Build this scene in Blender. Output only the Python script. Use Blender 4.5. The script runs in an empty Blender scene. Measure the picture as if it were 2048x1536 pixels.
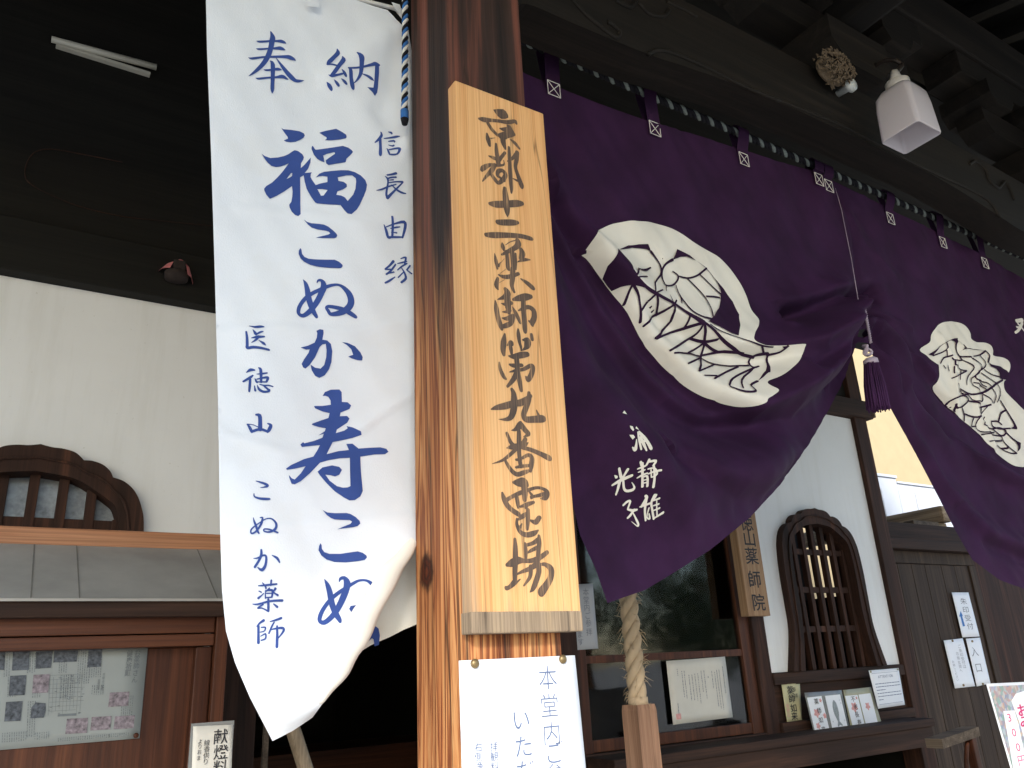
import bpy, bmesh, math, random
import numpy as np
from mathutils import Vector, Matrix
from mathutils.geometry import delaunay_2d_cdt
random.seed(7); RNG = np.random.default_rng(7)
R_ = math.radians
scene = bpy.context.scene
COL = scene.collection

# ------------------------------------------------------------------ camera
cam_d = bpy.data.cameras.new('camera'); cam = bpy.data.objects.new('camera', cam_d)
COL.objects.link(cam); scene.camera = cam
cam_d.sensor_width = 36.0; cam_d.lens = 28.04; cam_d.clip_start = 0.05; cam_d.clip_end = 1500
_r = [[0.846369, 0.139235, 0.514074], [-0.530316, 0.309532, 0.789275], [-0.049227, -0.94064, 0.335817]]
cam.matrix_world = Matrix(((_r[0][0], -_r[0][1], -_r[0][2], 0.0),
                           (_r[1][0], -_r[1][1], -_r[1][2], 0.0),
                           (_r[2][0], -_r[2][1], -_r[2][2], 1.55), (0, 0, 0, 1)))
# ------------------------------------------------------------------ light
SUN_AZ, SUN_EL = R_(216.0), R_(29.0)          # azimuth from +Y clockwise, elevation
world = bpy.data.worlds.new('World'); scene.world = world; world.use_nodes = True
wn = world.node_tree.nodes; wl = world.node_tree.links
bg = wn['Background']; sky = wn.new('ShaderNodeTexSky')
sky.sky_type = 'NISHITA'; sky.sun_disc = False
sky.sun_elevation = SUN_EL; sky.sun_rotation = SUN_AZ
sky.air_density = 1.0; sky.dust_density = .8; sky.ozone_density = 1.0
wl.new(sky.outputs['Color'], bg.inputs['Color']); bg.inputs['Strength'].default_value = 0.14
sun_d = bpy.data.lights.new('sun', 'SUN'); sun_d.energy = 2.2; sun_d.angle = R_(12); sun_d.color = (1, .96, .91)
sun = bpy.data.objects.new('sun', sun_d); COL.objects.link(sun)
_sd = Vector((math.sin(SUN_AZ)*math.cos(SUN_EL), math.cos(SUN_AZ)*math.cos(SUN_EL), math.sin(SUN_EL)))
sun.rotation_euler = _sd.to_track_quat('Z', 'Y').to_euler(); sun.location = (-4, -8, 10)
vs = scene.view_settings; vs.view_transform = 'Standard'; vs.look = 'None'; vs.gamma = 1.0
vs.exposure = 1.62
try: vs.use_curve_mapping = False
except Exception: pass
scene.cycles.max_bounces = 8; scene.cycles.diffuse_bounces = 5
scene.cycles.caustics_reflective = False; scene.cycles.caustics_refractive = False

# ------------------------------------------------------------------ materials
MAT = {}
def new_mat(name):
    m = bpy.data.materials.new(name); m.use_nodes = True; MAT[name] = m
    return m, m.node_tree.nodes, m.node_tree.links, m.node_tree.nodes['Principled BSDF']
def rgba(c): return (c[0], c[1], c[2], 1)
def ramp(nodes, stops):
    r = nodes.new('ShaderNodeValToRGB'); e = r.color_ramp.elements
    while len(e) < len(stops): e.new(0.5)
    for k, (p, c) in enumerate(stops):
        e[k].position = p; e[k].color = rgba(c)
    return r
def tex(nodes, links, scale, nscale=1.0, detail=6, rough=.55, dist=0.0, loc=(0,0,0), src='Object'):
    tc = nodes.new('ShaderNodeTexCoord'); mp = nodes.new('ShaderNodeMapping')
    mp.inputs['Scale'].default_value = scale; mp.inputs['Location'].default_value = loc
    links.new(tc.outputs[src], mp.inputs['Vector'])
    n = nodes.new('ShaderNodeTexNoise'); n.inputs['Scale'].default_value = nscale
    n.inputs['Detail'].default_value = detail; n.inputs['Roughness'].default_value = rough
    n.inputs['Distortion'].default_value = dist
    links.new(mp.outputs['Vector'], n.inputs['Vector'])
    return n
def mix(nodes, links, a, b, fac, mode='MIX'):
    m = nodes.new('ShaderNodeMix'); m.data_type = 'RGBA'; m.blend_type = mode
    for sock, v in ((m.inputs['Factor'], fac), (m.inputs['A'], a), (m.inputs['B'], b)):
        if isinstance(v, bpy.types.NodeSocket): links.new(v, sock)
        elif isinstance(v, (int, float)): sock.default_value = v
        else: sock.default_value = rgba(v)
    return m.outputs['Result']
def math_(nodes, links, op, a, b=0.0, clamp=False):
    m = nodes.new('ShaderNodeMath'); m.operation = op; m.use_clamp = clamp
    for k, v in enumerate((a, b)):
        if isinstance(v, bpy.types.NodeSocket): links.new(v, m.inputs[k])
        else: m.inputs[k].default_value = v
    return m.outputs[0]
def bump(nodes, links, h, bsdf, strength=.3, dist=.003):
    b = nodes.new('ShaderNodeBump'); b.inputs['Strength'].default_value = strength
    b.inputs['Distance'].default_value = dist
    links.new(h, b.inputs['Height']); links.new(b.outputs['Normal'], bsdf.inputs['Normal'])
def sep_z(nodes, links, axis=2):
    tc = nodes.new('ShaderNodeTexCoord'); s = nodes.new('ShaderNodeSeparateXYZ')
    links.new(tc.outputs['Object'], s.inputs[0]); return s.outputs[axis]
def stretch(axis, across, along):
    return tuple(along if i == axis else across for i in range(3))

def wood(name, stops, axis=2, across=14, along=.7, rough=.75, b=.35, fine=.35, spec=.25):
    m, n, l, p = new_mat(name)
    a = tex(n, l, stretch(axis, across, along), 1, 7, .6, 1.2)
    r = ramp(n, stops); l.new(a.outputs['Fac'], r.inputs['Fac'])
    f = tex(n, l, stretch(axis, across*9, along*2.5), 1, 3, .6)
    fr = ramp(n, [(.35, (1-fine,)*3), (.62, (1,)*3)]); l.new(f.outputs['Fac'], fr.inputs['Fac'])
    c = mix(n, l, r.outputs['Color'], fr.outputs['Color'], 1.0, 'MULTIPLY')
    l.new(c, p.inputs['Base Color']); p.inputs['Roughness'].default_value = rough
    p.inputs['Specular IOR Level'].default_value = spec
    bump(n, l, f.outputs['Fac'], p, b, .002)
    return m
def plain(name, c, rough=.8, var=.12, scale=20, spec=.3, b=0.0, metal=0.0):
    m, n, l, p = new_mat(name)
    a = tex(n, l, (scale,)*3, 1, 6, .6)
    r = ramp(n, [(.3, tuple(x*(1-var) for x in c)), (.7, tuple(min(1, x*(1+var)) for x in c))])
    l.new(a.outputs['Fac'], r.inputs['Fac']); l.new(r.outputs['Color'], p.inputs['Base Color'])
    p.inputs['Roughness'].default_value = rough; p.inputs['Specular IOR Level'].default_value = spec
    p.inputs['Metallic'].default_value = metal
    if b: bump(n, l, a.outputs['Fac'], p, b, .004)
    return m

# dark aged timber (beams, hall), red-brown joinery, orange new cypress
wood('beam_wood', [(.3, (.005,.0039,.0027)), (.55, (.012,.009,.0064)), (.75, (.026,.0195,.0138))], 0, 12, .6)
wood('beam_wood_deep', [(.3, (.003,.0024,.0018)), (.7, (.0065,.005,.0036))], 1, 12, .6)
wood('dark_wood_up', [(.3, (.018,.009,.006)), (.55, (.050,.022,.014)), (.78, (.12,.048,.026))], 2, 14, .7)
wood('dark_wood_flat', [(.3, (.018,.010,.007)), (.55, (.045,.022,.014)), (.78, (.09,.042,.024))], 0, 14, .7)
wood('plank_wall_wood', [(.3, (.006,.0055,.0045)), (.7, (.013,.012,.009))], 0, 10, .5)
wood('red_wood_up', [(.3, (.042,.013,.0065)), (.55, (.095,.031,.0135)), (.78, (.155,.054,.023))], 2, 16, .7, .5)
wood('red_wood_flat', [(.3, (.042,.013,.0065)), (.55, (.095,.031,.0135)), (.78, (.155,.054,.023))], 0, 16, .7, .5)
wood('orange_wood', [(.28, (.30,.12,.055)), (.5, (.46,.21,.105)), (.75, (.60,.31,.17))], 0, 18, .8, .55)
wood('door_wood', [(.3, (.032,.020,.014)), (.55, (.060,.039,.027)), (.78, (.095,.064,.045))], 2, 14, .6, .75)
wood('tan_beam_wood', [(.3, (.22,.15,.09)), (.55, (.38,.28,.18)), (.78, (.50,.39,.27))], 1, 14, .7, .75)
wood('grey_wood', [(.3, (.07,.05,.036)), (.6, (.16,.12,.085)), (.8, (.28,.21,.15))], 1, 14, .6, .8)
wood('handle_wood', [(.3, (.16,.085,.05)), (.55, (.27,.15,.09)), (.78, (.36,.22,.14))], 2, 22, 1.0, .7)
wood('sign_wood', [(.3, (.30,.17,.09)), (.55, (.44,.27,.15)), (.78, (.55,.36,.21))], 2, 26, .8, .7)
wood('bamboo_pole_wood', [(.3, (.20,.15,.10)), (.7, (.36,.28,.19))], 2, 20, 1.0, .6)

def cracks(n, l, c, sc, width, loc, depth=.75):
    t = tex(n, l, sc, 1, 2, .4, .3, loc)
    d = math_(n, l, 'ABSOLUTE', math_(n, l, 'SUBTRACT', t.outputs['Fac'], .5))
    g = tex(n, l, (sc[0]*.3, sc[1]*.3, sc[2]*3), 1, 2, .5, 0, (9, 3, 1))
    gate = ramp(n, [(.50, (0, 0, 0)), (.58, (1, 1, 1))]); l.new(g.outputs['Fac'], gate.inputs['Fac'])
    r = ramp(n, [(0.0, (1, 1, 1)), (width, (0, 0, 0))]); l.new(d, r.inputs['Fac'])
    f = math_(n, l, 'MULTIPLY', math_(n, l, 'MULTIPLY', r.outputs['Color'], gate.outputs['Color']), depth)
    return mix(n, l, c, (.03, .018, .012), f)
KNOT = (-0.1, 0.0483, 1.3853)
def post_material():
    m, n, l, p = new_mat('post_wood')
    # cathedral grain: bands of a distorted distance field stretched along the post
    a = tex(n, l, (11, 11, .55), 1, 5, .55, 2.2)
    w = n.new('ShaderNodeMath'); w.operation = 'PINGPONG'; w.inputs[1].default_value = .5
    sc = math_(n, l, 'MULTIPLY', a.outputs['Fac'], 9.0); l.new(sc, w.inputs[0])
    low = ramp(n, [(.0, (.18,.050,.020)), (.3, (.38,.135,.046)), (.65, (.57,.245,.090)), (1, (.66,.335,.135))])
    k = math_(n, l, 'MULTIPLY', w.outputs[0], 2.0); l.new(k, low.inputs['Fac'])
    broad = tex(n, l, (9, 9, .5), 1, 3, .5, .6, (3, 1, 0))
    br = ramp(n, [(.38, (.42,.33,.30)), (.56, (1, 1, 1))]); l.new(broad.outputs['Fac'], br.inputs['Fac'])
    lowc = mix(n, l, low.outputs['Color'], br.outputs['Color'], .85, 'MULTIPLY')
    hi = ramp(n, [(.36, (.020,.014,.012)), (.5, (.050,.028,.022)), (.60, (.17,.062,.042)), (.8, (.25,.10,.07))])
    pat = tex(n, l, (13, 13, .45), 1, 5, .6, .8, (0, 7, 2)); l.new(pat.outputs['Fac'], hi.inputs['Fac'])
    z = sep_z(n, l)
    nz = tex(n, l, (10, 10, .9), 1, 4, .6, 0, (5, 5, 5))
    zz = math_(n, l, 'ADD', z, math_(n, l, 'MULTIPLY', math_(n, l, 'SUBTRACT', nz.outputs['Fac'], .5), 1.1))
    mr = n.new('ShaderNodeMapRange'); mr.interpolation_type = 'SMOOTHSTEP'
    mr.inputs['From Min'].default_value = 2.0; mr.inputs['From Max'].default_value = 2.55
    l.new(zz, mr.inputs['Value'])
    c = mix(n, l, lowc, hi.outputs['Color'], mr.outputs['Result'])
    f = tex(n, l, (150, 150, 1.6), 1, 3, .6)
    fr = ramp(n, [(.36, (.74,)*3), (.6, (1,)*3)]); l.new(f.outputs['Fac'], fr.inputs['Fac'])
    c = mix(n, l, c, fr.outputs['Color'], 1.0, 'MULTIPLY')
    c = cracks(n, l, c, (22, 22, .5), .012, (1, 2, 3), .85)
    tc = n.new('ShaderNodeTexCoord'); dn = n.new('ShaderNodeVectorMath'); dn.operation = 'DISTANCE'      # the knot
    mp = n.new('ShaderNodeMapping'); mp.inputs['Scale'].default_value = (1, 1, .8); l.new(tc.outputs['Object'], mp.inputs['Vector'])
    l.new(mp.outputs['Vector'], dn.inputs[0]); dn.inputs[1].default_value = KNOT
    kn = tex(n, l, (60, 60, 40), 1, 3, .6); kd = math_(n, l, 'ADD', dn.outputs['Value'], math_(n, l, 'MULTIPLY', math_(n, l, 'SUBTRACT', kn.outputs['Fac'], .5), .02))
    kr = ramp(n, [(.006, (.30,.17,.12)), (.011, (.06,.03,.02)), (.017, (.25,.12,.07)), (.021, (.03,.015,.01)), (.034, (1, 1, 1))]); l.new(kd, kr.inputs['Fac'])
    c = mix(n, l, c, kr.outputs['Color'], 1.0, 'MULTIPLY')
    l.new(c, p.inputs['Base Color']); p.inputs['Roughness'].default_value = .68
    p.inputs['Specular IOR Level'].default_value = .25
    bump(n, l, f.outputs['Fac'], p, .45, .003)
post_material()

def board_material(name, edge):
    m, n, l, p = new_mat(name)
    a = tex(n, l, (26, 26, .5), 1, 6, .6, .9)
    r = ramp(n, [(.28, (.58,.275,.11)), (.45, (.72,.39,.16)), (.62, (.78,.465,.215)), (.8, (.69,.35,.14))])
    l.new(a.outputs['Fac'], r.inputs['Fac'])
    f = tex(n, l, (260, 260, 2.0), 1, 3, .6)
    fr = ramp(n, [(.33, (.80, .74, .66)), (.55, (1, 1, 1))]); l.new(f.outputs['Fac'], fr.inputs['Fac'])
    c = mix(n, l, r.outputs['Color'], fr.outputs['Color'], 1.0, 'MULTIPLY')
    # grey weathering that creeps up from the foot of the board in streaks
    z = sep_z(n, l); x = sep_z(n, l, 0)
    st = tex(n, l, (60, 60, 3.0), 1, 4, .65, 0, (2, 9, 4))
    lim = math_(n, l, 'MULTIPLY', math_(n, l, 'SUBTRACT', st.outputs['Fac'], .42), .16)
    wz = n.new('ShaderNodeMapRange'); wz.inputs['From Min'].default_value = .03; wz.inputs['From Max'].default_value = -.03
    l.new(math_(n, l, 'SUBTRACT', z, lim), wz.inputs['Value'])
    grey = ramp(n, [(.35, (.17,.13,.095)), (.6, (.36,.28,.20))]); l.new(f.outputs['Fac'], grey.inputs['Fac'])
    c = mix(n, l, c, grey.outputs['Color'], math_(n, l, 'MULTIPLY', wz.outputs['Result'], edge[0]))
    if edge[1]:
        wx = n.new('ShaderNodeMapRange'); wx.inputs['From Min'].default_value = .02; wx.inputs['From Max'].default_value = .0
        l.new(math_(n, l, 'SUBTRACT', x, math_(n, l, 'MULTIPLY', math_(n, l, 'SUBTRACT', st.outputs['Fac'], .5), .05)), wx.inputs['Value'])
        wl2 = n.new('ShaderNodeMapRange'); wl2.inputs['From Min'].default_value = .75; wl2.inputs['From Max'].default_value = .2
        l.new(z, wl2.inputs['Value'])
        c = mix(n, l, c, grey.outputs['Color'], math_(n, l, 'MULTIPLY', wx.outputs['Result'], math_(n, l, 'MULTIPLY', wl2.outputs['Result'], .8)))
    c = cracks(n, l, c, (26, 26, .6), .010, (4, 4, 4), .55)
    l.new(c, p.inputs['Base Color']); p.inputs['Roughness'].default_value = .65
    p.inputs['Specular IOR Level'].default_value = .25
    bump(n, l, f.outputs['Fac'], p, .3, .002)
board_material('board_wood', (.6, True))
wood('board_strip_wood', [(.32, (.10,.075,.055)), (.46, (.29,.215,.145)), (.6, (.36,.27,.18)), (.78, (.46,.33,.20))], 2, 34, 1.5, .75, .3, .35)

def ink_material():                         # worn brush ink: the wood grain scratches through
    m, n, l, p = new_mat('board_ink')
    f = tex(n, l, (330, 330, 5.0), 1, 3, .7)
    r = ramp(n, [(.38, (.085,.058,.044)), (.57, (.155,.098,.062)), (.68, (.50,.31,.15))])
    l.new(f.outputs['Fac'], r.inputs['Fac'])
    g = tex(n, l, (30, 30, 12), 1, 3, .6)
    r2 = ramp(n, [(.35, (.62, .62, .64)), (.65, (1.15, 1.08, 1.0))]); l.new(g.outputs['Fac'], r2.inputs['Fac'])
    l.new(mix(n, l, r.outputs['Color'], r2.outputs['Color'], 1.0, 'MULTIPLY'), p.inputs['Base Color'])
    p.inputs['Roughness'].default_value = .7
ink_material()

def cloth_mat(name, c, var, weave, rough=.85, spec=.15, stain=None, bs=.25):
    m, n, l, p = new_mat(name)
    a = tex(n, l, (7, 7, 7), 1, 6, .6)
    r = ramp(n, [(.3, tuple(x*(1-var) for x in c)), (.7, tuple(x*(1+var) for x in c))])
    l.new(a.outputs['Fac'], r.inputs['Fac']); c1 = r.outputs['Color']
    if stain:
        s = tex(n, l, (5, 5, 5), 1, 4, .6, 0, (4, 4, 4)); sr = ramp(n, [(.55, (0,0,0)), (.75, (1,1,1))])
        l.new(s.outputs['Fac'], sr.inputs['Fac'])
        c1 = mix(n, l, c1, stain, math_(n, l, 'MULTIPLY', sr.outputs['Color'], .5))
    l.new(c1, p.inputs['Base Color']); p.inputs['Roughness'].default_value = rough
    p.inputs['Specular IOR Level'].default_value = spec
    wv = tex(n, l, (weave, weave, weave*.6), 1, 2, .5)
    bump(n, l, wv.outputs['Fac'], p, bs, .0012)
    return m, n, l, p
cloth_mat('banner_cloth', (.77,.815,.87), .025, 420, stain=(.74,.75,.74), bs=.4)
cloth_mat('banner_back_cloth', (.80,.78,.70), .03, 420, stain=(.70,.64,.48))
cloth_mat('banner_blue', (.045,.085,.29), .12, 420)
m_, n_, l_, p_ = cloth_mat('purple_cloth', (.0275,.0082,.0335), .30, 380, .8)
p_.inputs['Sheen Weight'].default_value = .02; p_.inputs['Sheen Roughness'].default_value = .5
p_.inputs['Sheen Tint'].default_value = (.6, .35, .7, 1)
cloth_mat('purple_print', (.0235,.0075,.0285), .15, 380)
cloth_mat('crest_white', (.70,.67,.59), .05, 380, stain=(.62,.56,.45))
cloth_mat('stitch_white', (.65,.63,.6), .05, 400)
cloth_mat('tassel_thread', (.05,.018,.06), .35, 300)
cloth_mat('cord_pale', (.36,.30,.36), .2, 500)
cloth_mat('rope_black', (.012,.012,.016), .3, 300)
cloth_mat('rope_white', (.66,.66,.62), .1, 300)
cloth_mat('rope_blue', (.04,.14,.38), .2, 300)
cloth_mat('rope_teal', (.17,.20,.19), .25, 300)
cloth_mat('straw_rope', (.36,.27,.17), .22, 160, bs=.8)
def plaster_mat():
    m, n, l, p = new_mat('plaster')
    a = tex(n, l, (2.2, 2.2, 2.2), 1, 6, .6); r = ramp(n, [(.3, (.80,.805,.80)), (.7, (.85,.855,.85))]); l.new(a.outputs['Fac'], r.inputs['Fac'])
    st = tex(n, l, (9, 9, .8), 1, 5, .65, 0, (3, 3, 3)); sr = ramp(n, [(.30, (.93,.925,.91)), (.5, (1, 1, 1))]); l.new(st.outputs['Fac'], sr.inputs['Fac'])
    sp = tex(n, l, (70, 70, 70), 1, 2, .5); pr = ramp(n, [(.24, (.86,.85,.82)), (.30, (1, 1, 1))]); l.new(sp.outputs['Fac'], pr.inputs['Fac'])
    c = mix(n, l, mix(n, l, r.outputs['Color'], sr.outputs['Color'], 1.0, 'MULTIPLY'), pr.outputs['Color'], 1.0, 'MULTIPLY')
    l.new(c, p.inputs['Base Color']); p.inputs['Roughness'].default_value = .92; p.inputs['Specular IOR Level'].default_value = .1
    tr = tex(n, l, (5, 5, 12), 1, 6, .7); bump(n, l, tr.outputs['Fac'], p, .12, .01)
plaster_mat()
plain('paper', (.80,.82,.86), .7, .015, 9)
plain('paper_grey', (.42,.43,.45), .6, .03, 9)
plain('paper_cream', (.62,.60,.54), .6, .05, 9)
plain('ofuda_paper', (.55,.51,.30), .6, .06, 15)
plain('print_blue', (.12,.16,.27), .6, .1, 40)
plain('print_grey', (.20,.21,.24), .6, .1, 40)
plain('print_black', (.025,.025,.03), .6, .1, 40)
plain('faint_print', (.33,.34,.38), .6, .1, 40)
plain('print_red', (.66,.34,.32), .6, .2, 60)
plain('print_magenta', (.55,.03,.16), .6, .1, 40)
plain('arrow_blue', (.05,.19,.50), .6, .05, 40)
plain('plastic_sleeve', (.20,.205,.20), .25, .1, 15, .5)
plain('sleeve_olive', (.34,.33,.22), .3, .1, 15, .5)
plain('fish_print', (.27,.30,.31), .6, .3, 120)
plain('copper_sheet', (.35,.34,.315), .55, .18, 5, .4, .06)
plain('seam_dark', (.20,.19,.17), .7, .1, 20)
plain('brass_pin', (.24,.17,.08), .4, .2, 60, .5, 0, .6)
plain('iron', (.05,.04,.035), .5, .3, 40, .5, 0, .7)
plain('milk_glass', (.70,.67,.70), .18, .03, 6, .5)
_m = MAT['milk_glass']; _n, _l = _m.node_tree.nodes, _m.node_tree.links
_t = _n.new('ShaderNodeBsdfTranslucent'); _t.inputs['Color'].default_value = (.8, .76, .80, 1)
_x = _n.new('ShaderNodeMixShader'); _x.inputs[0].default_value = .35
_l.new(_n['Principled BSDF'].outputs[0], _x.inputs[1]); _l.new(_t.outputs[0], _x.inputs[2]); _l.new(_x.outputs[0], _n['Material Output'].inputs['Surface'])
plain('lamp_collar', (.52,.50,.47), .35, .1, 20, .5)
plain('tube_white', (.50,.49,.42), .3, .05, 10, .5)
plain('pink_enamel', (.72,.25,.25), .5, .08, 20, .4)
plain('dark_cloth', (.03,.022,.02), .9, .2, 30)
plain('pole_white', (.72,.72,.70), .4, .03, 20)
plain('nest_mud', (.13,.10,.07), .95, .4, 90, .1, .6)
plain('porcelain', (.50,.54,.54), .35, .15, 60, .5)
plain('gravel', (.44,.42,.38), .95, .25, 60, .1, .4)
plain('photo_dark', (.075,.085,.10), .6, .7, 120)
plain('photo_mauve', (.20,.17,.19), .6, .6, 120)
plain('news_paper', (.275,.30,.29), .55, .05, 10)
plain('news_print', (.15,.17,.18), .6, .2, 60)
plain('yellow_render', (.36,.285,.17), .9, .05, 4, .1)
plain('white_panel', (.44,.455,.49), .6, .04, 4, .3)
plain('leaf', (.085,.11,.05), .6, .5, 3, .3)
plain('trunk', (.07,.05,.035), .9, .3, 12, .1, .5)
plain('concrete', (.36,.35,.33), .9, .1, 6, .1)
plain('grey_reflection_pane', (.26,.285,.31), .28, .5, 26, .6)  # mottled grey base stands in for reflections in the panes

def glass_mat():
    m, n, l, p = new_mat('window_glass')
    out = n['Material Output']; tr = n.new('ShaderNodeBsdfTransparent'); gl = n.new('ShaderNodeBsdfGlossy')
    tr.inputs['Color'].default_value = (.75, .8, .78, 1); gl.inputs['Roughness'].default_value = .05
    fr = n.new('ShaderNodeFresnel'); fr.inputs['IOR'].default_value = 1.7
    wob = tex(n, l, (3, 3, 3), 1, 2, .5); b = n.new('ShaderNodeBump'); b.inputs['Strength'].default_value = .08
    b.inputs['Distance'].default_value = .02
    l.new(wob.outputs['Fac'], b.inputs['Height']); l.new(b.outputs['Normal'], gl.inputs['Normal'])
    mx = n.new('ShaderNodeMixShader'); l.new(fr.outputs[0], mx.inputs[0])
    l.new(tr.outputs[0], mx.inputs[1]); l.new(gl.outputs[0], mx.inputs[2]); l.new(mx.outputs[0], out.inputs['Surface'])
glass_mat()
def mosaic_mat():
    m, n, l, p = new_mat('mosaic_print')
    tc = n.new('ShaderNodeTexCoord'); v = n.new('ShaderNodeTexVoronoi'); v.inputs['Scale'].default_value = 60
    l.new(tc.outputs['Object'], v.inputs['Vector'])
    s = n.new('ShaderNodeSeparateColor'); l.new(v.outputs['Color'], s.inputs[0])
    r = ramp(n, [(.0, (.02,.09,.22)), (.22, (.36,.10,.05)), (.42, (.05,.20,.12)), (.6, (.30,.36,.42)), (.78, (.50,.26,.06)), (1, (.12,.18,.42))])
    l.new(s.outputs[0], r.inputs['Fac']); l.new(mix(n, l, r.outputs['Color'], (.62,.66,.72), .30), p.inputs['Base Color']); p.inputs['Roughness'].default_value = .4
mosaic_mat()

# ------------------------------------------------------------------ object helpers
BASE = {}
def empty(name, loc, label, cat, group=None):
    o = bpy.data.objects.new(name, None); COL.objects.link(o); o.location = loc
    o.empty_display_size = .1
    o['label'] = label; o['category'] = cat
    if group: o['group'] = group
    BASE[o.name] = Vector(loc); return o
def tag(o, label, cat, group=None):
    o['label'] = label; o['category'] = cat
    if group: o['group'] = group
    return o
class MB:
    """collects world-space geometry for one mesh"""
    def __init__(s): s.v = []; s.f = []; s.mi = []; s.cur = 0
    def add(s, vs, fs):
        k = len(s.v); s.v += [tuple(map(float, p)) for p in vs]
        for f in fs: s.f.append(tuple(i+k for i in f)); s.mi.append(s.cur)
    def box(s, x0, x1, y0, y1, z0, z1, bev=0.0):
        x0, x1 = min(x0, x1), max(x0, x1); y0, y1 = min(y0, y1), max(y0, y1); z0, z1 = min(z0, z1), max(z0, z1)
        b = min(bev, (x1-x0)*.3, (y1-y0)*.3, (z1-z0)*.3)
        if b <= 0:
            s.add([(x0,y0,z0),(x1,y0,z0),(x1,y1,z0),(x0,y1,z0),(x0,y0,z1),(x1,y0,z1),(x1,y1,z1),(x0,y1,z1)],
                  [(0,3,2,1),(4,5,6,7),(0,1,5,4),(1,2,6,5),(2,3,7,6),(3,0,4,7)]); return
        bm = bmesh.new(); bmesh.ops.create_cube(bm, size=1.0)
        for v in bm.verts: v.co = ((x0+x1)/2+v.co.x*(x1-x0), (y0+y1)/2+v.co.y*(y1-y0), (z0+z1)/2+v.co.z*(z1-z0))
        bmesh.ops.bevel(bm, geom=list(bm.edges), offset=b, segments=2, affect='EDGES', profile=.6)
        s.bm(bm)
    def bm(s, bm):
        bm.verts.index_update()
        s.add([v.co[:] for v in bm.verts], [[v.index for v in f.verts] for f in bm.faces]); bm.free()
    def prism(s, poly, y0, y1):
        """poly = [(x,z)...] extruded from y0 (front) to y1"""
        n = len(poly)
        a = sum(poly[i][0]*poly[(i+1)%n][1]-poly[(i+1)%n][0]*poly[i][1] for i in range(n))
        if a < 0: poly = poly[::-1]
        vs = [(p[0], y0, p[1]) for p in poly] + [(p[0], y1, p[1]) for p in poly]
        fs = [tuple(range(n)), tuple(range(2*n-1, n-1, -1))] + [(i, i+n, (i+1)%n+n, (i+1)%n) for i in range(n)]
        s.add(vs, fs)
    def tube(s, pts, rad, seg=10, cap=True, twist=None):
        pts = [Vector(p) for p in pts]; n = len(pts)
        rad = rad if isinstance(rad, (list, tuple)) else [rad]*n
        vs = []; prev = None
        for i, p in enumerate(pts):
            t = (pts[min(i+1, n-1)] - pts[max(i-1, 0)]).normalized()
            if prev is None:
                u = t.cross(Vector((0, 0, 1)))
                if u.length < 1e-3: u = t.cross(Vector((1, 0, 0)))
            else: u = prev - t*prev.dot(t)
            u.normalize(); w = t.cross(u); prev = u
            for k in range(seg):
                a = 2*math.pi*k/seg; vs.append(p + (u*math.cos(a) + w*math.sin(a))*rad[i])
        fs = [(i*seg+k, i*seg+(k+1)%seg, (i+1)*seg+(k+1)%seg, (i+1)*seg+k) for i in range(n-1) for k in range(seg)]
        if cap: fs += [tuple(range(seg-1, -1, -1)), tuple(range((n-1)*seg, n*seg))]
        s.add(vs, fs)
    def rope(s, pts, r, pitch, strands=3, steps=14, mats=None, seg=7):
        """twisted strands laid along a polyline"""
        pts = [Vector(p) for p in pts]
        L = [0]
        for a, b in zip(pts, pts[1:]): L.append(L[-1]+(b-a).length)
        n = max(8, int(L[-1]/pitch*steps))
        def at(t):
            for i in range(len(L)-1):
                if t <= L[i+1] or i == len(L)-2:
                    f = (t-L[i])/max(1e-6, L[i+1]-L[i]); return pts[i].lerp(pts[i+1], f), (pts[i+1]-pts[i]).normalized()
        for k in range(strands):
            if mats: s.cur = mats[k]
            q = []
            for i in range(n+1):
                t = L[-1]*i/n; c, d = at(t)
                u = d.cross(Vector((0, 1, 0.01))).normalized(); w = d.cross(u)
                a = 2*math.pi*(t/pitch + k/strands)
                q.append(c + (u*math.cos(a)+w*math.sin(a))*r*.52)
            s.tube(q, r*.54, seg)
        s.cur = 0
    def build(s, name, mats, parent=None, smooth=False, kind=None):
        root = parent
        while root is not None and root.parent is not None: root = root.parent
        off = BASE[root.name] if root is not None and root.name in BASE else Vector((0, 0, 0))
        me = bpy.data.meshes.new(name)
        me.from_pydata([(p[0]-off.x, p[1]-off.y, p[2]-off.z) for p in s.v], [], s.f)
        for mt in (mats if isinstance(mats, (list, tuple)) else [mats]): me.materials.append(MAT[mt])
        me.polygons.foreach_set('material_index', s.mi)
        me.polygons.foreach_set('use_smooth', [smooth]*len(s.f))
        me.update()
        o = bpy.data.objects.new(name, me); COL.objects.link(o)
        if parent is not None: o.parent = parent
        else: BASE[o.name] = Vector((0, 0, 0))
        if kind: o['kind'] = kind
        return o
def boxpart(name, mt, parent, *dims, bev=.004):
    m = MB(); m.box(*dims, bev=bev); return m.build(name, mt, parent)

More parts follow.
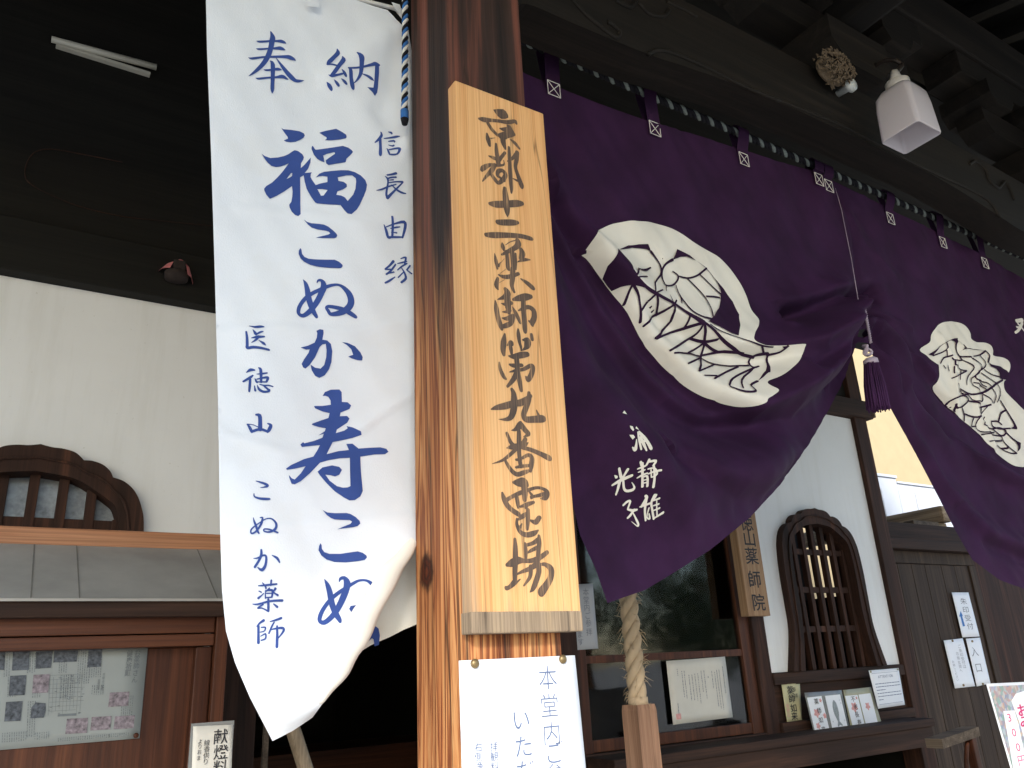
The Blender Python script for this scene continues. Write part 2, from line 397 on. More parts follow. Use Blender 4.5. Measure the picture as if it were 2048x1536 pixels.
# ------------------------------------------------------------------ flat shapes, brush marks, glyphs
def in_poly(P, poly):
    x, y = P[:, 0], P[:, 1]; ins = np.zeros(len(P), bool); n = len(poly)
    for i in range(n):
        x0, y0 = poly[i]; x1, y1 = poly[(i+1) % n]
        if y0 == y1: continue
        c = ((y0 > y) != (y1 > y)) & (x < (x1-x0)*(y-y0)/(y1-y0)+x0); ins ^= c
    return ins
def densify(poly, s):
    out = []
    for i in range(len(poly)):
        a, b = np.array(poly[i]), np.array(poly[(i+1) % len(poly)]); k = max(1, int(np.linalg.norm(b-a)/s))
        out += [tuple(a+(b-a)*j/k) for j in range(k)]
    return out
def catmull(pts, sub, closed=False):
    p = [np.array(q, float) for q in pts]; n = len(p); out = []
    rng = range(n if closed else n-1)
    for i in rng:
        if closed: a, b, c, d = p[i-1], p[i], p[(i+1) % n], p[(i+2) % n]
        else: a, b, c, d = p[max(i-1, 0)], p[i], p[i+1], p[min(i+2, n-1)]
        for k in range(sub):
            t = k/sub
            out.append(.5*((2*b)+(-a+c)*t+(2*a-5*b+4*c-d)*t*t+(-a+3*b-3*c+d)*t**3))
    if not closed: out.append(p[-1])
    return out
def cdt_pick(V, polys, holes):
    """constrained triangulation; keeps triangles inside any outline and outside every hole"""
    E = sorted({tuple(sorted((q[i], q[(i+1) % len(q)]))) for q in polys for i in range(len(q))})
    r = delaunay_2d_cdt(V, E, [], 0, 1e-6)
    P = np.array([(v.x, v.y) for v in r[0]]); T = np.array([f for f in r[2] if len(f) == 3]); C = P[T].mean(1)
    keep = np.zeros(len(T), bool); drop = np.zeros(len(T), bool); A = np.array([(v.x, v.y) for v in V])
    for q, h in zip(polys, holes):
        B = A[q]; lo, hi = B.min(0), B.max(0)
        k = np.where((C[:, 0] >= lo[0]) & (C[:, 0] <= hi[0]) & (C[:, 1] >= lo[1]) & (C[:, 1] <= hi[1]))[0]
        if len(k):
            ins = in_poly(C[k], B)
            (drop if h else keep)[k[ins]] = True
    return [tuple(p) for p in P], [tuple(int(i) for i in f) for f in T[keep & ~drop]]
def fill(outline, spacing, jitter=.25):
    """triangulate a flat outline with inner points: (pts, tris)"""
    o = densify(outline, spacing); P = np.array(o)
    gx = np.arange(P[:, 0].min(), P[:, 0].max(), spacing); gz = np.arange(P[:, 1].min(), P[:, 1].max(), spacing*.87)
    G = np.array([(x+(spacing*.5 if j % 2 else 0), z) for j, z in enumerate(gz) for x in gx])
    G = G + RNG.uniform(-jitter*spacing, jitter*spacing, G.shape)*.4
    G = G[in_poly(G, o)]
    # keep clear of the rim
    keep = np.ones(len(G), bool)
    for a in range(0, len(P)):
        keep &= (np.abs(G[:, 0]-P[a, 0])+np.abs(G[:, 1]-P[a, 1])) > spacing*.45
    G = G[keep]
    V = [Vector(q) for q in o] + [Vector(q) for q in G]
    return cdt_pick(V, [list(range(len(o)))], [False])
def marks(entry, sub=3, spacing=0.0, circ=10):
    """one traced character (strokes and outlines) as a single flat mesh"""
    faces = []; V = []; nh = []
    def poly(q, hole=False):
        k = len(V); V.extend(Vector((float(a), float(b))) for a, b in q); nh.append(hole)
        faces.append(list(range(k, k+len(q))))
    for it in entry.split('|'):
        t = it[0]; pts = [tuple(float(a)*1e-4 for a in q.split(',')) for q in it[1:].split(' ')]
        if t == 'C': poly(densify([tuple(q) for q in catmull(pts, sub, True)], spacing) if spacing else catmull(pts, sub, True))
        elif t in 'PH': poly(densify(pts, spacing) if spacing else pts, t == 'H')
        else:
            c = catmull(pts, sub) if len(pts) > 2 else [np.array(pts[0])+(np.array(pts[-1])-np.array(pts[0]))*k/2 for k in range(3)]
            for i, q in enumerate(c):
                rr = max(q[2], 2e-4)*.5
                poly([(q[0]+rr*math.cos(2*math.pi*k/circ), q[1]+rr*math.sin(2*math.pi*k/circ)) for k in range(circ)])
                if i:
                    o = c[i-1]; d = q[:2]-o[:2]; L = np.linalg.norm(d)
                    if L < 1e-6: continue
                    nrm = np.array((-d[1], d[0]))/L; r0 = max(o[2], 2e-4)*.5
                    poly([o[:2]-nrm*r0, q[:2]-nrm*rr, q[:2]+nrm*rr, o[:2]+nrm*r0])
    if spacing:
        A = np.array([(v.x, v.y) for v in V])
        for x in np.arange(A[:, 0].min(), A[:, 0].max(), spacing):
            for z in np.arange(A[:, 1].min(), A[:, 1].max(), spacing): V.append(Vector((x+.0003, z+.0002)))
    return cdt_pick(V, faces, nh)
def tri_up(pts, f):                        # wind so that the normal faces -y
    a, b, c = pts[f[0]], pts[f[1]], pts[f[2]]
    return tuple(f) if (b[0]-a[0])*(c[1]-a[1])-(b[1]-a[1])*(c[0]-a[0]) > 0 else tuple(f[::-1])
def lay(mb, pts, tris, surf):
    """surf(x, z arrays) -> y array"""
    P = np.array(pts); y = surf(P[:, 0], P[:, 1])
    mb.add([(p[0], yy, p[1]) for p, yy in zip(P, y)], [tri_up(pts, f) for f in tris])
_GL = {}
def glyph(ch, weight=0.0):
    k = (ch, weight)
    if k not in _GL:
        cu = bpy.data.curves.new('glyph', 'FONT'); cu.body = ch; cu.size = 1.0; cu.offset = weight; cu.resolution_u = 3
        ob = bpy.data.objects.new('glyph', cu); COL.objects.link(ob)
        dg = bpy.context.evaluated_depsgraph_get(); me = bpy.data.meshes.new_from_object(ob.evaluated_get(dg))
        vs = np.array([v.co[:2] for v in me.vertices]) if len(me.vertices) else np.zeros((0, 2))
        fs = [tuple(p.vertices) for p in me.polygons]
        bpy.data.objects.remove(ob); bpy.data.curves.remove(cu); bpy.data.meshes.remove(me)
        if len(vs):
            vs = vs - (vs.min(0)+vs.max(0))/2
        _GL[k] = (vs, fs)
    return _GL[k]
class Sheet:
    """a flat or slightly bowed paper given by four corners TL, TR, BR, BL (world)"""
    def __init__(s, c, bow=0.0):
        s.c = [Vector(p) for p in c]; s.bow = bow
        s.n = (s.c[3]-s.c[0]).cross(s.c[1]-s.c[0]).normalized()
        if s.n.y > 0: s.n = -s.n
        s.w = ((s.c[1]-s.c[0]).length+(s.c[2]-s.c[3]).length)/2; s.h = ((s.c[3]-s.c[0]).length+(s.c[2]-s.c[1]).length)/2
    def at(s, u, v, e=0.0):
        c = s.c; p = c[0].lerp(c[1], u).lerp(c[3].lerp(c[2], u), v)
        return p + s.n*(e + s.bow*(1-(2*u-1)**2) + s.bow*.6*(v**2))
    def sheet(s, mb, k=8, thick=.0006):
        g = [s.at(i/k, j/k, 0) for j in range(k+1) for i in range(k+1)]
        gb = [p - s.n*thick for p in g]; N = len(g)
        f = [(j*(k+1)+i, (j+1)*(k+1)+i, (j+1)*(k+1)+i+1, j*(k+1)+i+1) for j in range(k) for i in range(k)]
        rim = [i for i in range(k+1)] + [j*(k+1)+k for j in range(1, k+1)] + [k*(k+1)+i for i in range(k-1, -1, -1)] + [j*(k+1) for j in range(k-1, 0, -1)]
        fb = [tuple(q+N for q in ff[::-1]) for ff in f]
        fr = [(rim[i], rim[(i+1) % len(rim)], rim[(i+1) % len(rim)]+N, rim[i]+N) for i in range(len(rim))]
        mb.add(g+gb, f+fb+fr)
    def poly(s, mb, uv, e=.0012):
        mb.add([s.at(u, v, e) for u, v in uv], [tuple(range(len(uv)))])
    def rect(s, mb, u0, v0, u1, v1, e=.0012): s.poly(mb, [(u0, v0), (u0, v1), (u1, v1), (u1, v0)], e)
    def glyph(s, mb, ch, u, v, size, wt=0.0, sx=1.0, e=.0012, slant=0.0):
        vs, fs = glyph(ch, wt)
        if not len(vs): return
        mb.add([s.at(u+(p[0]+slant*p[1])*size*sx/s.w, v-p[1]*size/s.h, e) for p in vs], fs)
    def column(s, mb, text, u, v0, dv, size, wt=0.0, du=0.0, sx=1.0):
        for i, ch in enumerate(text):
            if ch != ' ': s.glyph(mb, ch, u+du*i, v0+dv*i, size, wt, sx)
    def row(s, mb, text, u0, v, du, size, wt=0.0):
        for i, ch in enumerate(text):
            if ch != ' ': s.glyph(mb, ch, u0+du*i, v, size, wt)
def on(y, pts): return [(p[0], y, p[1]) for p in pts]
def ridges(defs, X, Z):
    """sum of cloth folds"""
    return _ridges(defs, X, Z)
def _ridges(defs, X, Z):
    """height of cloth folds: each fold is a polyline (x,z) with a height and a width either side"""
    D = np.zeros_like(X)
    for pts, h, wl_, wr_ in defs:
        best = np.full(X.shape, 1e9); sgn = np.ones(X.shape); amp = np.ones(X.shape)
        n = len(pts)-1
        for i in range(n):
            ax, az = pts[i]; bx, bz = pts[i+1]; dx, dz = bx-ax, bz-az; L2 = dx*dx+dz*dz
            t = np.clip(((X-ax)*dx+(Z-az)*dz)/L2, 0, 1)
            ex, ez = X-(ax+t*dx), Z-(az+t*dz); d = np.hypot(ex, ez)
            up = d < best; best = np.where(up, d, best)
            sgn = np.where(up, np.sign(dx*(Z-az)-dz*(X-ax)), sgn)
        w = np.where(sgn > 0, wl_, wr_)
        D += h*np.exp(-(best/w)**2)
    return D
MARKS = {
 'banner': [
  'S3582,29444,37 3630,29331,115 3621,29192,120 3601,28980,110 3549,28731,105 3452,28472,90 3331,28245,71 3227,28089,39 3165,28009,9|S3287,29053,14 3339,29056,54 3564,29176,48 3728,29253,56 3829,29298,90 3898,29309,75 3937,29298,26|S3288,28830,14 3342,28844,47 3544,28958,44 3706,29037,59 3822,29097,97 3890,29104,67 3928,29102,22|S3129,28492,14 3202,28503,53 3475,28689,47 3753,28830,59 3951,28916,78 4054,28949,120 4141,28948,83 4186,28928,19|S3739,28789,15 3838,28684,62 3974,28544,111 4117,28426,133 4222,28380,93 4323,28416,63 4407,28462,11|S3621,28643,36 3675,28588,102 3691,28267,94 3696,27963,89 3696,27862,71 3700,27794,18|S3484,28333,18 3542,28350,47 3674,28434,43 3806,28513,73 3873,28529,26|S3320,28026,18 3384,28035,46 3618,28183,43 3784,28278,54 3917,28359,95 4002,28347,62 4045,28340,18',
  'S5165,29676,30 5179,29558,99 5080,29377,95 4975,29198,102 4924,29101,39|S4924,29088,43 5021,29120,51 5151,29102,51|S5278,29452,30 5293,29340,103 5202,29154,90 5100,28929,89 5019,28777,70|S4952,28766,19 5020,28757,69 5158,28839,54 5281,28925,47|S5257,29031,20 5316,28977,82 5358,28919,79 5371,28887,29|S4920,28564,15 4983,28504,96 5035,28444,86 5049,28405,29|S5085,28681,15 5148,28637,77 5199,28595,74 5211,28572,23|S5259,28782,16 5334,28756,74 5385,28721,74 5406,28701,24|S5429,29150,48 5480,29115,95 5504,28932,99 5544,28752,118 5566,28658,79 5576,28637,24|S5420,29146,40 5568,29215,48 5715,29294,48 5861,29387,53 6010,29493,74 6107,29560,103 6199,29576,62|S6148,29560,103 6151,29361,113 6144,29105,106 6134,28894,114 6111,28742,89 6124,28677,20|P5920,28829 6021,28853 6096,28874 6192,28910 6179,28773 6125,28671 6043,28744|S5611,29657,30 5718,29587,142 5738,29459,121 5746,29273,105 5732,29113,80 5667,28947,48 5579,28802,16|S5776,29150,20 5917,29142,65 6011,29104,81 6068,29070,28',
  'P3953,26990 4006,26971 4187,27022 4365,27056 4463,27041 4490,26995 4467,26923 4388,26830 4289,26748 4182,26698 4088,26678 4026,26688 4120,26773 4103,26818 4032,26893|P4821,27186 4959,27276 5200,27402 5330,27359 5430,27308 5446,27248 5431,27207 5289,27131 5070,27050 4953,27023 4993,27069 4987,27112 4904,27144|P4681,26776 4704,26743 4735,26700 4757,26695 5003,26816 5361,26978 5488,26962 5565,26921 5599,26877 5552,26794 5452,26655 5442,26575 5425,26554 5234,26468 5047,26371 4997,26400 4986,26480 5052,26564 5191,26720 5190,26754 5160,26755 5006,26665 4920,26589 4940,26528 4952,26416 4860,26431 4785,26460 4708,26550 4653,26681 4656,26744|P3560,26147 3633,26117 3755,26115 3918,26197 4047,26285 4147,26376 4216,26461 4279,26525 4358,26530 4455,26479 4491,26414 4483,26353 4437,26238 4435,26110 4517,26228 4645,26448 4640,26314 4593,26132 4526,26011 4682,26075 4662,26025 4658,25948 4689,25889 4779,25770 4878,25837 5034,25914 5030,26054 4928,26044 4843,26013 4772,25965 4847,26082 4954,26162 5161,26251 5341,26322 5505,26362 5655,26353 5793,26301 5902,26210 5949,26095 5933,25956 5884,25791 5795,25544 5719,25384 5600,25234 5510,25228 5434,25292 5342,25401 5111,25359 4820,25308 4776,25321 4671,25459 4580,25618 4532,25791 4506,25945 4428,25868 4436,25673 4460,24919 4415,24864 4341,24871 4265,24928 4227,25029 4216,25102 4257,25183 4272,25320 4273,25451 4254,25578 4099,25399 3939,25237 3796,25114 3715,25191 3668,25279 3663,25319 3705,25400 3825,25531 3928,25686 4034,25870 4163,26138 4070,26054 3985,25987 3886,25936 3787,25930 3699,25979 3622,26065|H4127,25716 4222,25906 4251,25917 4246,25838 4182,25764|H4819,25675 4926,25707 5045,25712 4960,25549 4903,25529 4872,25585|H5265,26106 5463,26217 5598,26253 5682,26197 5692,26115 5681,25923 5630,25752 5502,25546 5440,25619 5350,25646 5240,25634 5266,25734 5392,25820 5482,25917 5474,25984 5405,26025 5284,26015',
  'P4536,24819 4611,24778 4697,24767 4869,24793 4981,24806 5079,24785 5195,24718 5270,24658 5290,24618 5271,24562 5222,24530 4959,24465 4822,24446 4941,24506 5083,24582 5128,24623 5098,24658 5033,24664 4842,24650 4717,24664 4638,24715|P4491,24104 4516,24067 4528,23973 4585,23910 4679,23892 4868,23925 5056,23965 5245,24008 5342,23984 5417,23933 5431,23902 5404,23853 5364,23833 5142,23790 4904,23755 4714,23752 4587,23788 4500,23852 4456,23945 4457,24033',
  'S4570,23367,10 4627,23288,80 4671,23148,114 4700,22990,127 4762,22807,126 4829,22675,104 4882,22597,82 4892,22575,55|S4871,23362,16 4895,23423,45 4959,23445,68 5011,23399,114 5023,23299,138 4981,23170,126 4923,23006,120 4823,22804,111 4722,22652,102 4601,22542,85 4508,22568,77 4505,22683,81 4562,22829,78 4663,22982,82 4810,23121,80 4948,23220,81 5090,23326,78 5235,23406,62 5364,23437,56 5495,23383,100 5614,23257,142 5653,23098,149 5591,22950,140 5445,22813,130 5283,22732,97 5187,22711,80 5137,22774,80 5095,22830,64 5149,22876,72 5312,22890,89 5477,22889,98 5627,22840,115 5752,22784,91 5774,22769,50',
  'P4885,22249 4961,22303 5036,22303 5047,22239 5035,22098 5142,22103 5225,22045 5263,21891 5250,21645 5199,21473 5109,21323 4995,21245 4903,21273 4827,21376 4796,21495 4896,21446 5013,21449 5090,21544 5131,21728 5136,21891 5113,22022 5039,21992 4982,21924 4887,21675 4779,21484 4694,21391 4643,21407 4609,21479 4659,21592 4742,21738 4765,21822 4688,21799 4573,21823 4723,21893 4865,21992 4908,22108 4910,22209|P5467,22132 5596,22137 5760,22092 5885,21977 5941,21876 5929,21797 5822,21789 5688,21808 5620,21837 5725,21894 5681,22009 5584,22086',
  'P5080,20873 5123,20962 5250,21035 5435,21072 5489,21023 5498,20809 5625,20820 5700,20765 5666,20681 5473,20577 5462,20499 5616,20524 5669,20474 5619,20377 5403,20209 5382,20130 5559,20204 5634,20264 5608,20307 5733,20292 5903,20219 5929,20152 5740,20071 5311,19928 5177,19654 5428,19753 5665,19808 5608,19929 5742,19949 5870,19859 6100,19895 6333,19926 6465,19907 6511,19846 6436,19787 6202,19760 5909,19693 5919,19377 5948,18978 5893,18862 5777,18779 5663,18764 5550,18811 5349,18927 5172,19080 5045,19212 4994,19279 5095,19376 5297,19441 5451,19428 5507,19372 5450,19266 5361,19221 5273,19236 5159,19237 5248,19124 5399,19029 5525,19008 5627,19024 5686,19054 5683,19353 5684,19644 5479,19612 5220,19538 5043,19468 4841,19235 4635,19037 4511,18961 4450,18966 4401,19079 4394,19132 4450,19073 4511,19057 4637,19194 4740,19355 4512,19273 4352,19227 4335,19249 4438,19336 4713,19497 4899,19570 4977,19710 5036,19824 4884,19791 4658,19733 4631,19782 4685,19839 4711,19818 4910,19895 5088,19988 5119,20077 4997,20020 5140,20131 5161,20198 5008,20199 4858,20220 4865,20246 5034,20336 5217,20426 5241,20532 5084,20545 4926,20582 4899,20628 5081,20660 5261,20714 5253,20803 5204,20873 5139,20888',
  'P5092,18518 5188,18481 5340,18482 5599,18508 5683,18493 5779,18435 5856,18357 5870,18309 5821,18259 5737,18234 5564,18203 5386,18166 5518,18228 5667,18291 5697,18337 5643,18363 5450,18354 5322,18352 5253,18375 5175,18430|P5038,17877 5059,17840 5063,17774 5114,17715 5218,17689 5443,17698 5646,17734 5790,17758 5888,17731 5951,17681 5961,17641 5909,17591 5769,17563 5531,17536 5317,17541 5155,17582 5051,17651 4994,17742 5007,17827',
  'S5100,17214,9 5149,17112,83 5183,16964,111 5200,16762,113 5245,16598,109 5293,16488,87 5304,16443,58|S5381,17171,19 5411,17228,53 5488,17238,76 5526,17152,125 5492,17020,116 5405,16852,111 5289,16669,100 5167,16528,90 5037,16434,80 4961,16462,71 4973,16550,75 5038,16673,69 5160,16817,69 5304,16936,67 5466,17039,64 5626,17132,57 5742,17188,46 5853,17196,42 5938,17156,62 5999,17069,85|P5495,16665 5531,16720 5696,16738 5710,16716 5631,16671 5590,16644 5604,16617 5550,16563 5522,16609',
  'S6263,27623,35 6276,27535,63 6198,27391,57 6123,27297,29|S6242,27434,69 6255,27231,69 6260,27029,80 6254,26974,28|S6455,27699,23 6523,27700,64 6536,27663,23|S6343,27471,23 6480,27537,41 6639,27613,65 6716,27633,29|S6452,27426,23 6587,27483,53 6600,27440,17|S6453,27326,17 6547,27324,41 6586,27353,41|S6414,27219,17 6456,27143,52 6484,27078,40|S6468,27199,29 6612,27268,46 6713,27281,64 6702,27188,52 6668,27137,41|S6484,27078,40 6591,27100,46 6681,27139,35',
  'S6439,26507,40 6552,26558,51 6658,26618,63|S6391,26456,23 6446,26415,51 6460,26303,45 6420,25999,56 6448,25907,78|S6459,26420,40 6553,26478,40 6661,26515,46|S6473,26380,17 6595,26427,34|S6474,26308,28 6664,26395,34 6826,26436,57|S6180,26013,17 6312,26080,45 6474,26206,39 6665,26324,28|S6448,25892,78 6557,26043,56 6720,26268,40 6826,26413,34|S6556,26276,23 6667,26194,51 6804,26149,57 6914,26152,29',
  'S6562,25414,55 6593,25203,61 6589,24917,55|S6378,25175,22 6437,25058,65 6485,24891,65 6550,24894,38|S6439,25139,27 6642,25267,39 6866,25366,73 6899,25253,72 6836,24960,44|S6498,24895,43 6680,24939,55 6836,24973,39|S6545,25125,22 6674,25183,44 6765,25218,28|S6561,25034,16 6691,25050,39',
  'S6618,24304,64 6527,24173,48 6427,24071,37|S6427,24058,37 6579,24090,37|S6671,24234,38 6554,24045,48 6455,23945,42|S6455,23958,32 6631,24034,37|S6436,23732,42 6534,23803,53 6658,23919,21|S6804,24418,27 6921,24471,49 6895,24314,38|S6724,24274,22 6843,24330,38 6947,24380,27|S6947,24325,38 6815,24213,38 6722,24109,27|S6815,24185,22 6892,24065,49 6916,23932,59 6812,23815,53|S6866,24086,27 6735,23921,32|S7025,24286,38 6946,24159,38|S6946,24159,33 7063,24087,38',
  'S3522,22077,13 3626,22073,44 3733,22106,58 3797,22114,32|S3468,21935,38 3495,21823,53 3508,21678,59 3516,21613,56 3625,21648,60 3776,21658,54 3931,21646,45|S3590,22006,13 3643,21947,60 3669,21921,32|S3668,21928,29 3741,21986,38 3793,22010,22|S3581,21836,16 3689,21877,54 3826,21913,35|S3711,21889,54 3670,21815,44 3590,21742,16|S3723,21814,13 3818,21768,57 3863,21735,16',
  'S3524,21099,15 3599,21167,62 3677,21171,28|S3648,21057,31 3585,20994,52 3473,20902,36|S3601,20972,46 3598,20840,52 3592,20717,39|S3751,21231,28 3790,21196,56 3806,21019,53 3810,20938,37|S3721,21096,15 3816,21118,37 3913,21149,31|S3688,21001,12 3720,20941,43 3736,20919,25|S3726,20991,22 3821,21029,34 3932,21054,56 3914,20970,40|S3743,20936,25 3914,20962,31|S3687,20846,18 3706,20751,46|S3738,20871,12 3779,20787,52 3863,20752,49 3968,20776,40 3981,20818,19|S3790,20890,22 3873,20883,31 3962,20896,31 4039,20884,28|S3873,20867,37 3967,20800,46',
  'S3735,20253,36 3802,20247,75 3817,20129,75 3820,19970,83|S3574,20041,21 3618,19992,53 3665,19903,59|S3588,20043,21 3689,20040,18 3785,20005,21|S3665,19903,53 3823,19971,54 3959,19943,51|S3964,20107,27 4026,20081,61 3989,19979,66 3960,19927,30',
  'S3760,18940,13 3859,18922,39 3971,18889,52 3960,18854,39 3847,18822,11|S3721,18691,17 3730,18636,29 3813,18611,42 3924,18612,51 4014,18622,39',
  'S3711,18240,12 3734,18142,41 3774,18015,41 3811,17961,29|S3834,18250,17 3878,18253,33 3863,18174,41 3804,18058,37 3735,17972,33 3673,17951,28 3663,18007,28 3718,18073,25 3830,18160,21 3943,18237,21 4054,18247,30 4122,18171,46 4112,18062,46 4005,17998,33 3905,18004,25 3902,18041,25 4001,18042,29 4163,18000,34',
  'S3863,17670,37 3865,17587,49 3823,17482,44 3750,17366,44|S3726,17513,12 3801,17526,28 3908,17579,32 3956,17551,41 3944,17407,48 3880,17322,56 3804,17359,20|S4065,17588,16 4161,17542,49 4207,17472,29',
  'S3823,17049,16 3962,17064,36 4161,17092,32|S3896,17102,16 3952,17044,36 3964,17005,24|S4059,17149,36 4050,17068,32|S4029,17017,24 3976,16965,28|S3954,16975,16 3959,16847,28|S3976,16975,24 4085,16979,44 4077,16869,32|S3977,16926,20 4076,16933,20|S3969,16857,20 4077,16865,24|S3837,16961,20 3880,16943,24|S3832,16844,43 3883,16884,24 3924,16924,16|S4140,17011,48 4108,16950,24 4187,16903,40|S3735,16746,12 3827,16743,31 4057,16800,36 4278,16815,44|S4013,16828,40 4017,16711,47 4020,16633,39|S3921,16739,27 3830,16680,27 3903,16680,20 4010,16633,28|S4113,16752,20 4180,16704,44',
  'S3944,16478,47 3885,16440,35 3837,16384,27|S3858,16384,42 3865,16251,42 3872,16119,50|S3909,16364,19 3980,16363,27 3963,16306,23 3893,16288,15|S3907,16222,15 3986,16259,27 3989,16183,27 3920,16156,23|S4059,16459,16 4174,16488,36 4260,16518,40|S4133,16449,24 4093,16382,31 4046,16267,27|S4064,16324,16 4157,16343,27 4284,16352,44 4306,16303,40 4214,16188,20|S4187,16381,35 4193,16208,47 4192,16046,50',
 ],
 'bannerback': [
  'P6275,16129 6320,16249 6371,16370 6434,16416 6497,16368 6526,16244 6510,16066 6416,16041 6394,16172 6362,16192',
 ],
 'board': [
  'P7791,27034 7899,27094 8054,27150 8128,27116 8177,27040 8181,26971 8101,26906 7993,26865 7905,26899 7833,26973|S7421,26656,60 7539,26677,128 7733,26734,91 7944,26790,85 8158,26838,109 8348,26940,86 8384,26898,79|S7639,26623,91 7736,26491,91 7865,26400,83|S7942,26596,31 8055,26607,108 8180,26683,93|P8124,26771 8223,26777 8286,26675 8345,26588 8340,26548 8260,26488 8134,26405 8086,26358 7935,26327 7835,26405 7974,26508 8083,26571 8118,26661|S8005,26374,137 8013,26240,129 8050,26110,61|S7604,26337,52 7627,26195,119 7657,26056,74|S7695,26249,30 7808,26304,9|S8194,26404,31 8312,26346,93 8428,26240,54',
  'S7823,26151,60 7827,25951,102 7842,25807,112 7857,25664,119|S7622,25777,29 7731,25769,89 7832,25759,89|S8037,26000,75 7908,25799,82 7858,25679,59|S7996,25792,22 7990,25678,45 7825,25609,74 7649,25565,81 7485,25439,123 7432,25363,86|S7766,25604,88 7686,25446,110 7548,25257,72 7442,25094,29|S7653,25348,87 7748,25234,102 7832,25173,88 7955,25299,111 8021,25438,104 7952,25518,96 7847,25469,103 7819,25358,88 7883,25320,59|S8023,25482,74 7996,25254,29|S8152,26183,61 8148,25985,91 8150,25761,98 8148,25464,108 8154,25172,96 8148,25025,44|S8093,25802,30 8227,25921,76 8360,26118,92|S8360,26118,108 8333,25927,107 8290,25718,91 8352,25499,106 8415,25312,128 8426,25242,75|S8197,25405,22 8315,25384,60',
  'S7989,25081,103 7990,24947,136 8003,24717,169 8010,24536,135 8014,24406,25|S7596,24596,83 7738,24622,158 8028,24716,161 8290,24810,163 8405,24844,104',
  'S7766,24205,115 7884,24230,141 8140,24301,143 8261,24335,85|S7471,23828,96 7651,23868,138 7986,23958,124 8327,24025,109 8568,24032,102 8611,24027,43',
  'S7850,23738,33 7862,23653,106 7882,23579,49|S7931,23711,13 8044,23813,20 8166,23877,25|S8234,23895,117 8246,23817,150 8173,23717,116 8015,23597,98 7827,23462,48|S7947,23564,82 7953,23376,89 7959,23189,89 7990,23150,48|S8082,23598,115 8085,23361,98 8089,23158,97|S8164,23571,49 8161,23379,57 8150,23203,41|S8307,23704,100 8335,23614,150 8294,23492,116|S8194,23380,13 8360,23476,83 8516,23515,33|S7655,23443,19 7679,23277,88 7703,23112,48|S7731,23181,64 7784,23272,22|S7880,23381,8 7783,23256,13|S7908,23153,8 7754,23008,8|S7721,22977,32 7849,22961,88 7998,23004,96 8203,23114,81|S8076,23201,114 8054,22978,121 8028,22801,96 8077,22674,64|S7700,22896,63 7660,22734,110 7691,22650,47|S7736,22804,8 7862,22902,8|S8263,23010,33 8410,22950,98 8539,22870,107 8572,22854,49',
  'S7872,22686,95 7916,22604,158 7846,22513,110 7665,22413,16|S7913,22558,142 7905,22420,157 7914,22286,141 7924,22183,94|S7757,22351,16 7853,22348,78 8002,22410,79|S7771,22167,15 7860,22185,62 7959,22235,63|S7756,22030,23 7868,22037,93 8000,22108,117 8035,22145,63|S7616,22381,31 7632,22227,108 7655,22054,115 7701,21886,122 7736,21790,76|S7730,21833,76 7844,21885,108 7960,21966,109 8024,22098,94|S8047,22495,63 8190,22556,136 8360,22624,162 8480,22657,98|S8288,22531,112 8281,22301,119 8285,22105,119 8287,21880,110 8291,21821,63|S8021,22323,24 8072,22228,87 8131,22119,94 8181,22009,63|S8157,22275,32 8276,22345,80 8412,22404,96 8525,22351,121 8532,22199,129 8472,22066,120 8484,21993,32|S8399,22090,48 8471,22051,80',
  'S7802,21693,46 7769,21534,129 7744,21357,120 7754,21251,75|S7844,21461,30 7935,21535,107 7965,21497,61|S7917,21488,76 7927,21388,91 7937,21296,61|S8123,21857,47 8124,21746,93 8138,21586,77 8170,21460,54 8159,21400,15|S8214,21644,31 8329,21650,141 8323,21561,156 8269,21477,78 8167,21401,12|S8437,21797,79 8447,21701,87|S7863,21241,30 7982,21246,106 8177,21316,138 8309,21353,108|S8047,21279,107 8053,21107,121 8058,20936,121 8086,20756,113 8114,20563,75|S7877,21064,45 7971,21058,90 8163,21096,76|S7868,20906,22 7996,20955,60 8190,21014,76 8358,21113,92 8421,21095,108 8378,20943,115 8289,20815,106 8244,20865,46|S8026,20931,90 7954,20778,105 7804,20602,59|S7644,21069,37 7660,20930,81 7722,20799,89 7774,20751,52',
  'S7901,20554,76 7936,20476,114 7941,20334,151 7918,20165,150 7856,20005,118 7747,19934,74 7565,19912,7|S7414,20091,24 7538,20139,98 7736,20200,137 7911,20271,126 8073,20304,139 8240,20398,128 8328,20483,77|S8291,20538,77 8282,20416,116 8202,20226,121 8138,20076,120 8186,19988,126 8391,20013,140 8571,20046,155 8599,20044,77|S8445,20204,26 8480,20119,64',
  'S8062,19932,19 8044,19854,137 7933,19759,74 7839,19726,12|S8071,19857,125 8158,19762,113 8221,19699,94 8110,19629,19|S8010,19734,87 8000,19560,105 7989,19387,98 7991,19217,91 8007,19050,91|S7738,19657,67 7778,19559,79 7837,19463,85 7964,19407,73|S8147,19587,87 8073,19476,111 7963,19385,73|S8202,19524,25 8085,19454,111 7860,19408,110 7722,19372,24|S7909,19356,73 7773,19242,72 7613,19126,54 7383,19039,7|S8069,19412,74 8253,19391,87 8477,19332,100 8663,19269,120 8689,19260,63|S7665,19142,60 7735,19026,78 7831,18923,90 7932,18887,90 8065,18932,91 8185,18976,61|S8056,19212,61 8193,19282,74 8269,19232,105 8245,19082,104 8224,18968,49|S7910,19165,48 8015,19174,61|S7901,19018,48 8046,19053,67 8192,19078,61',
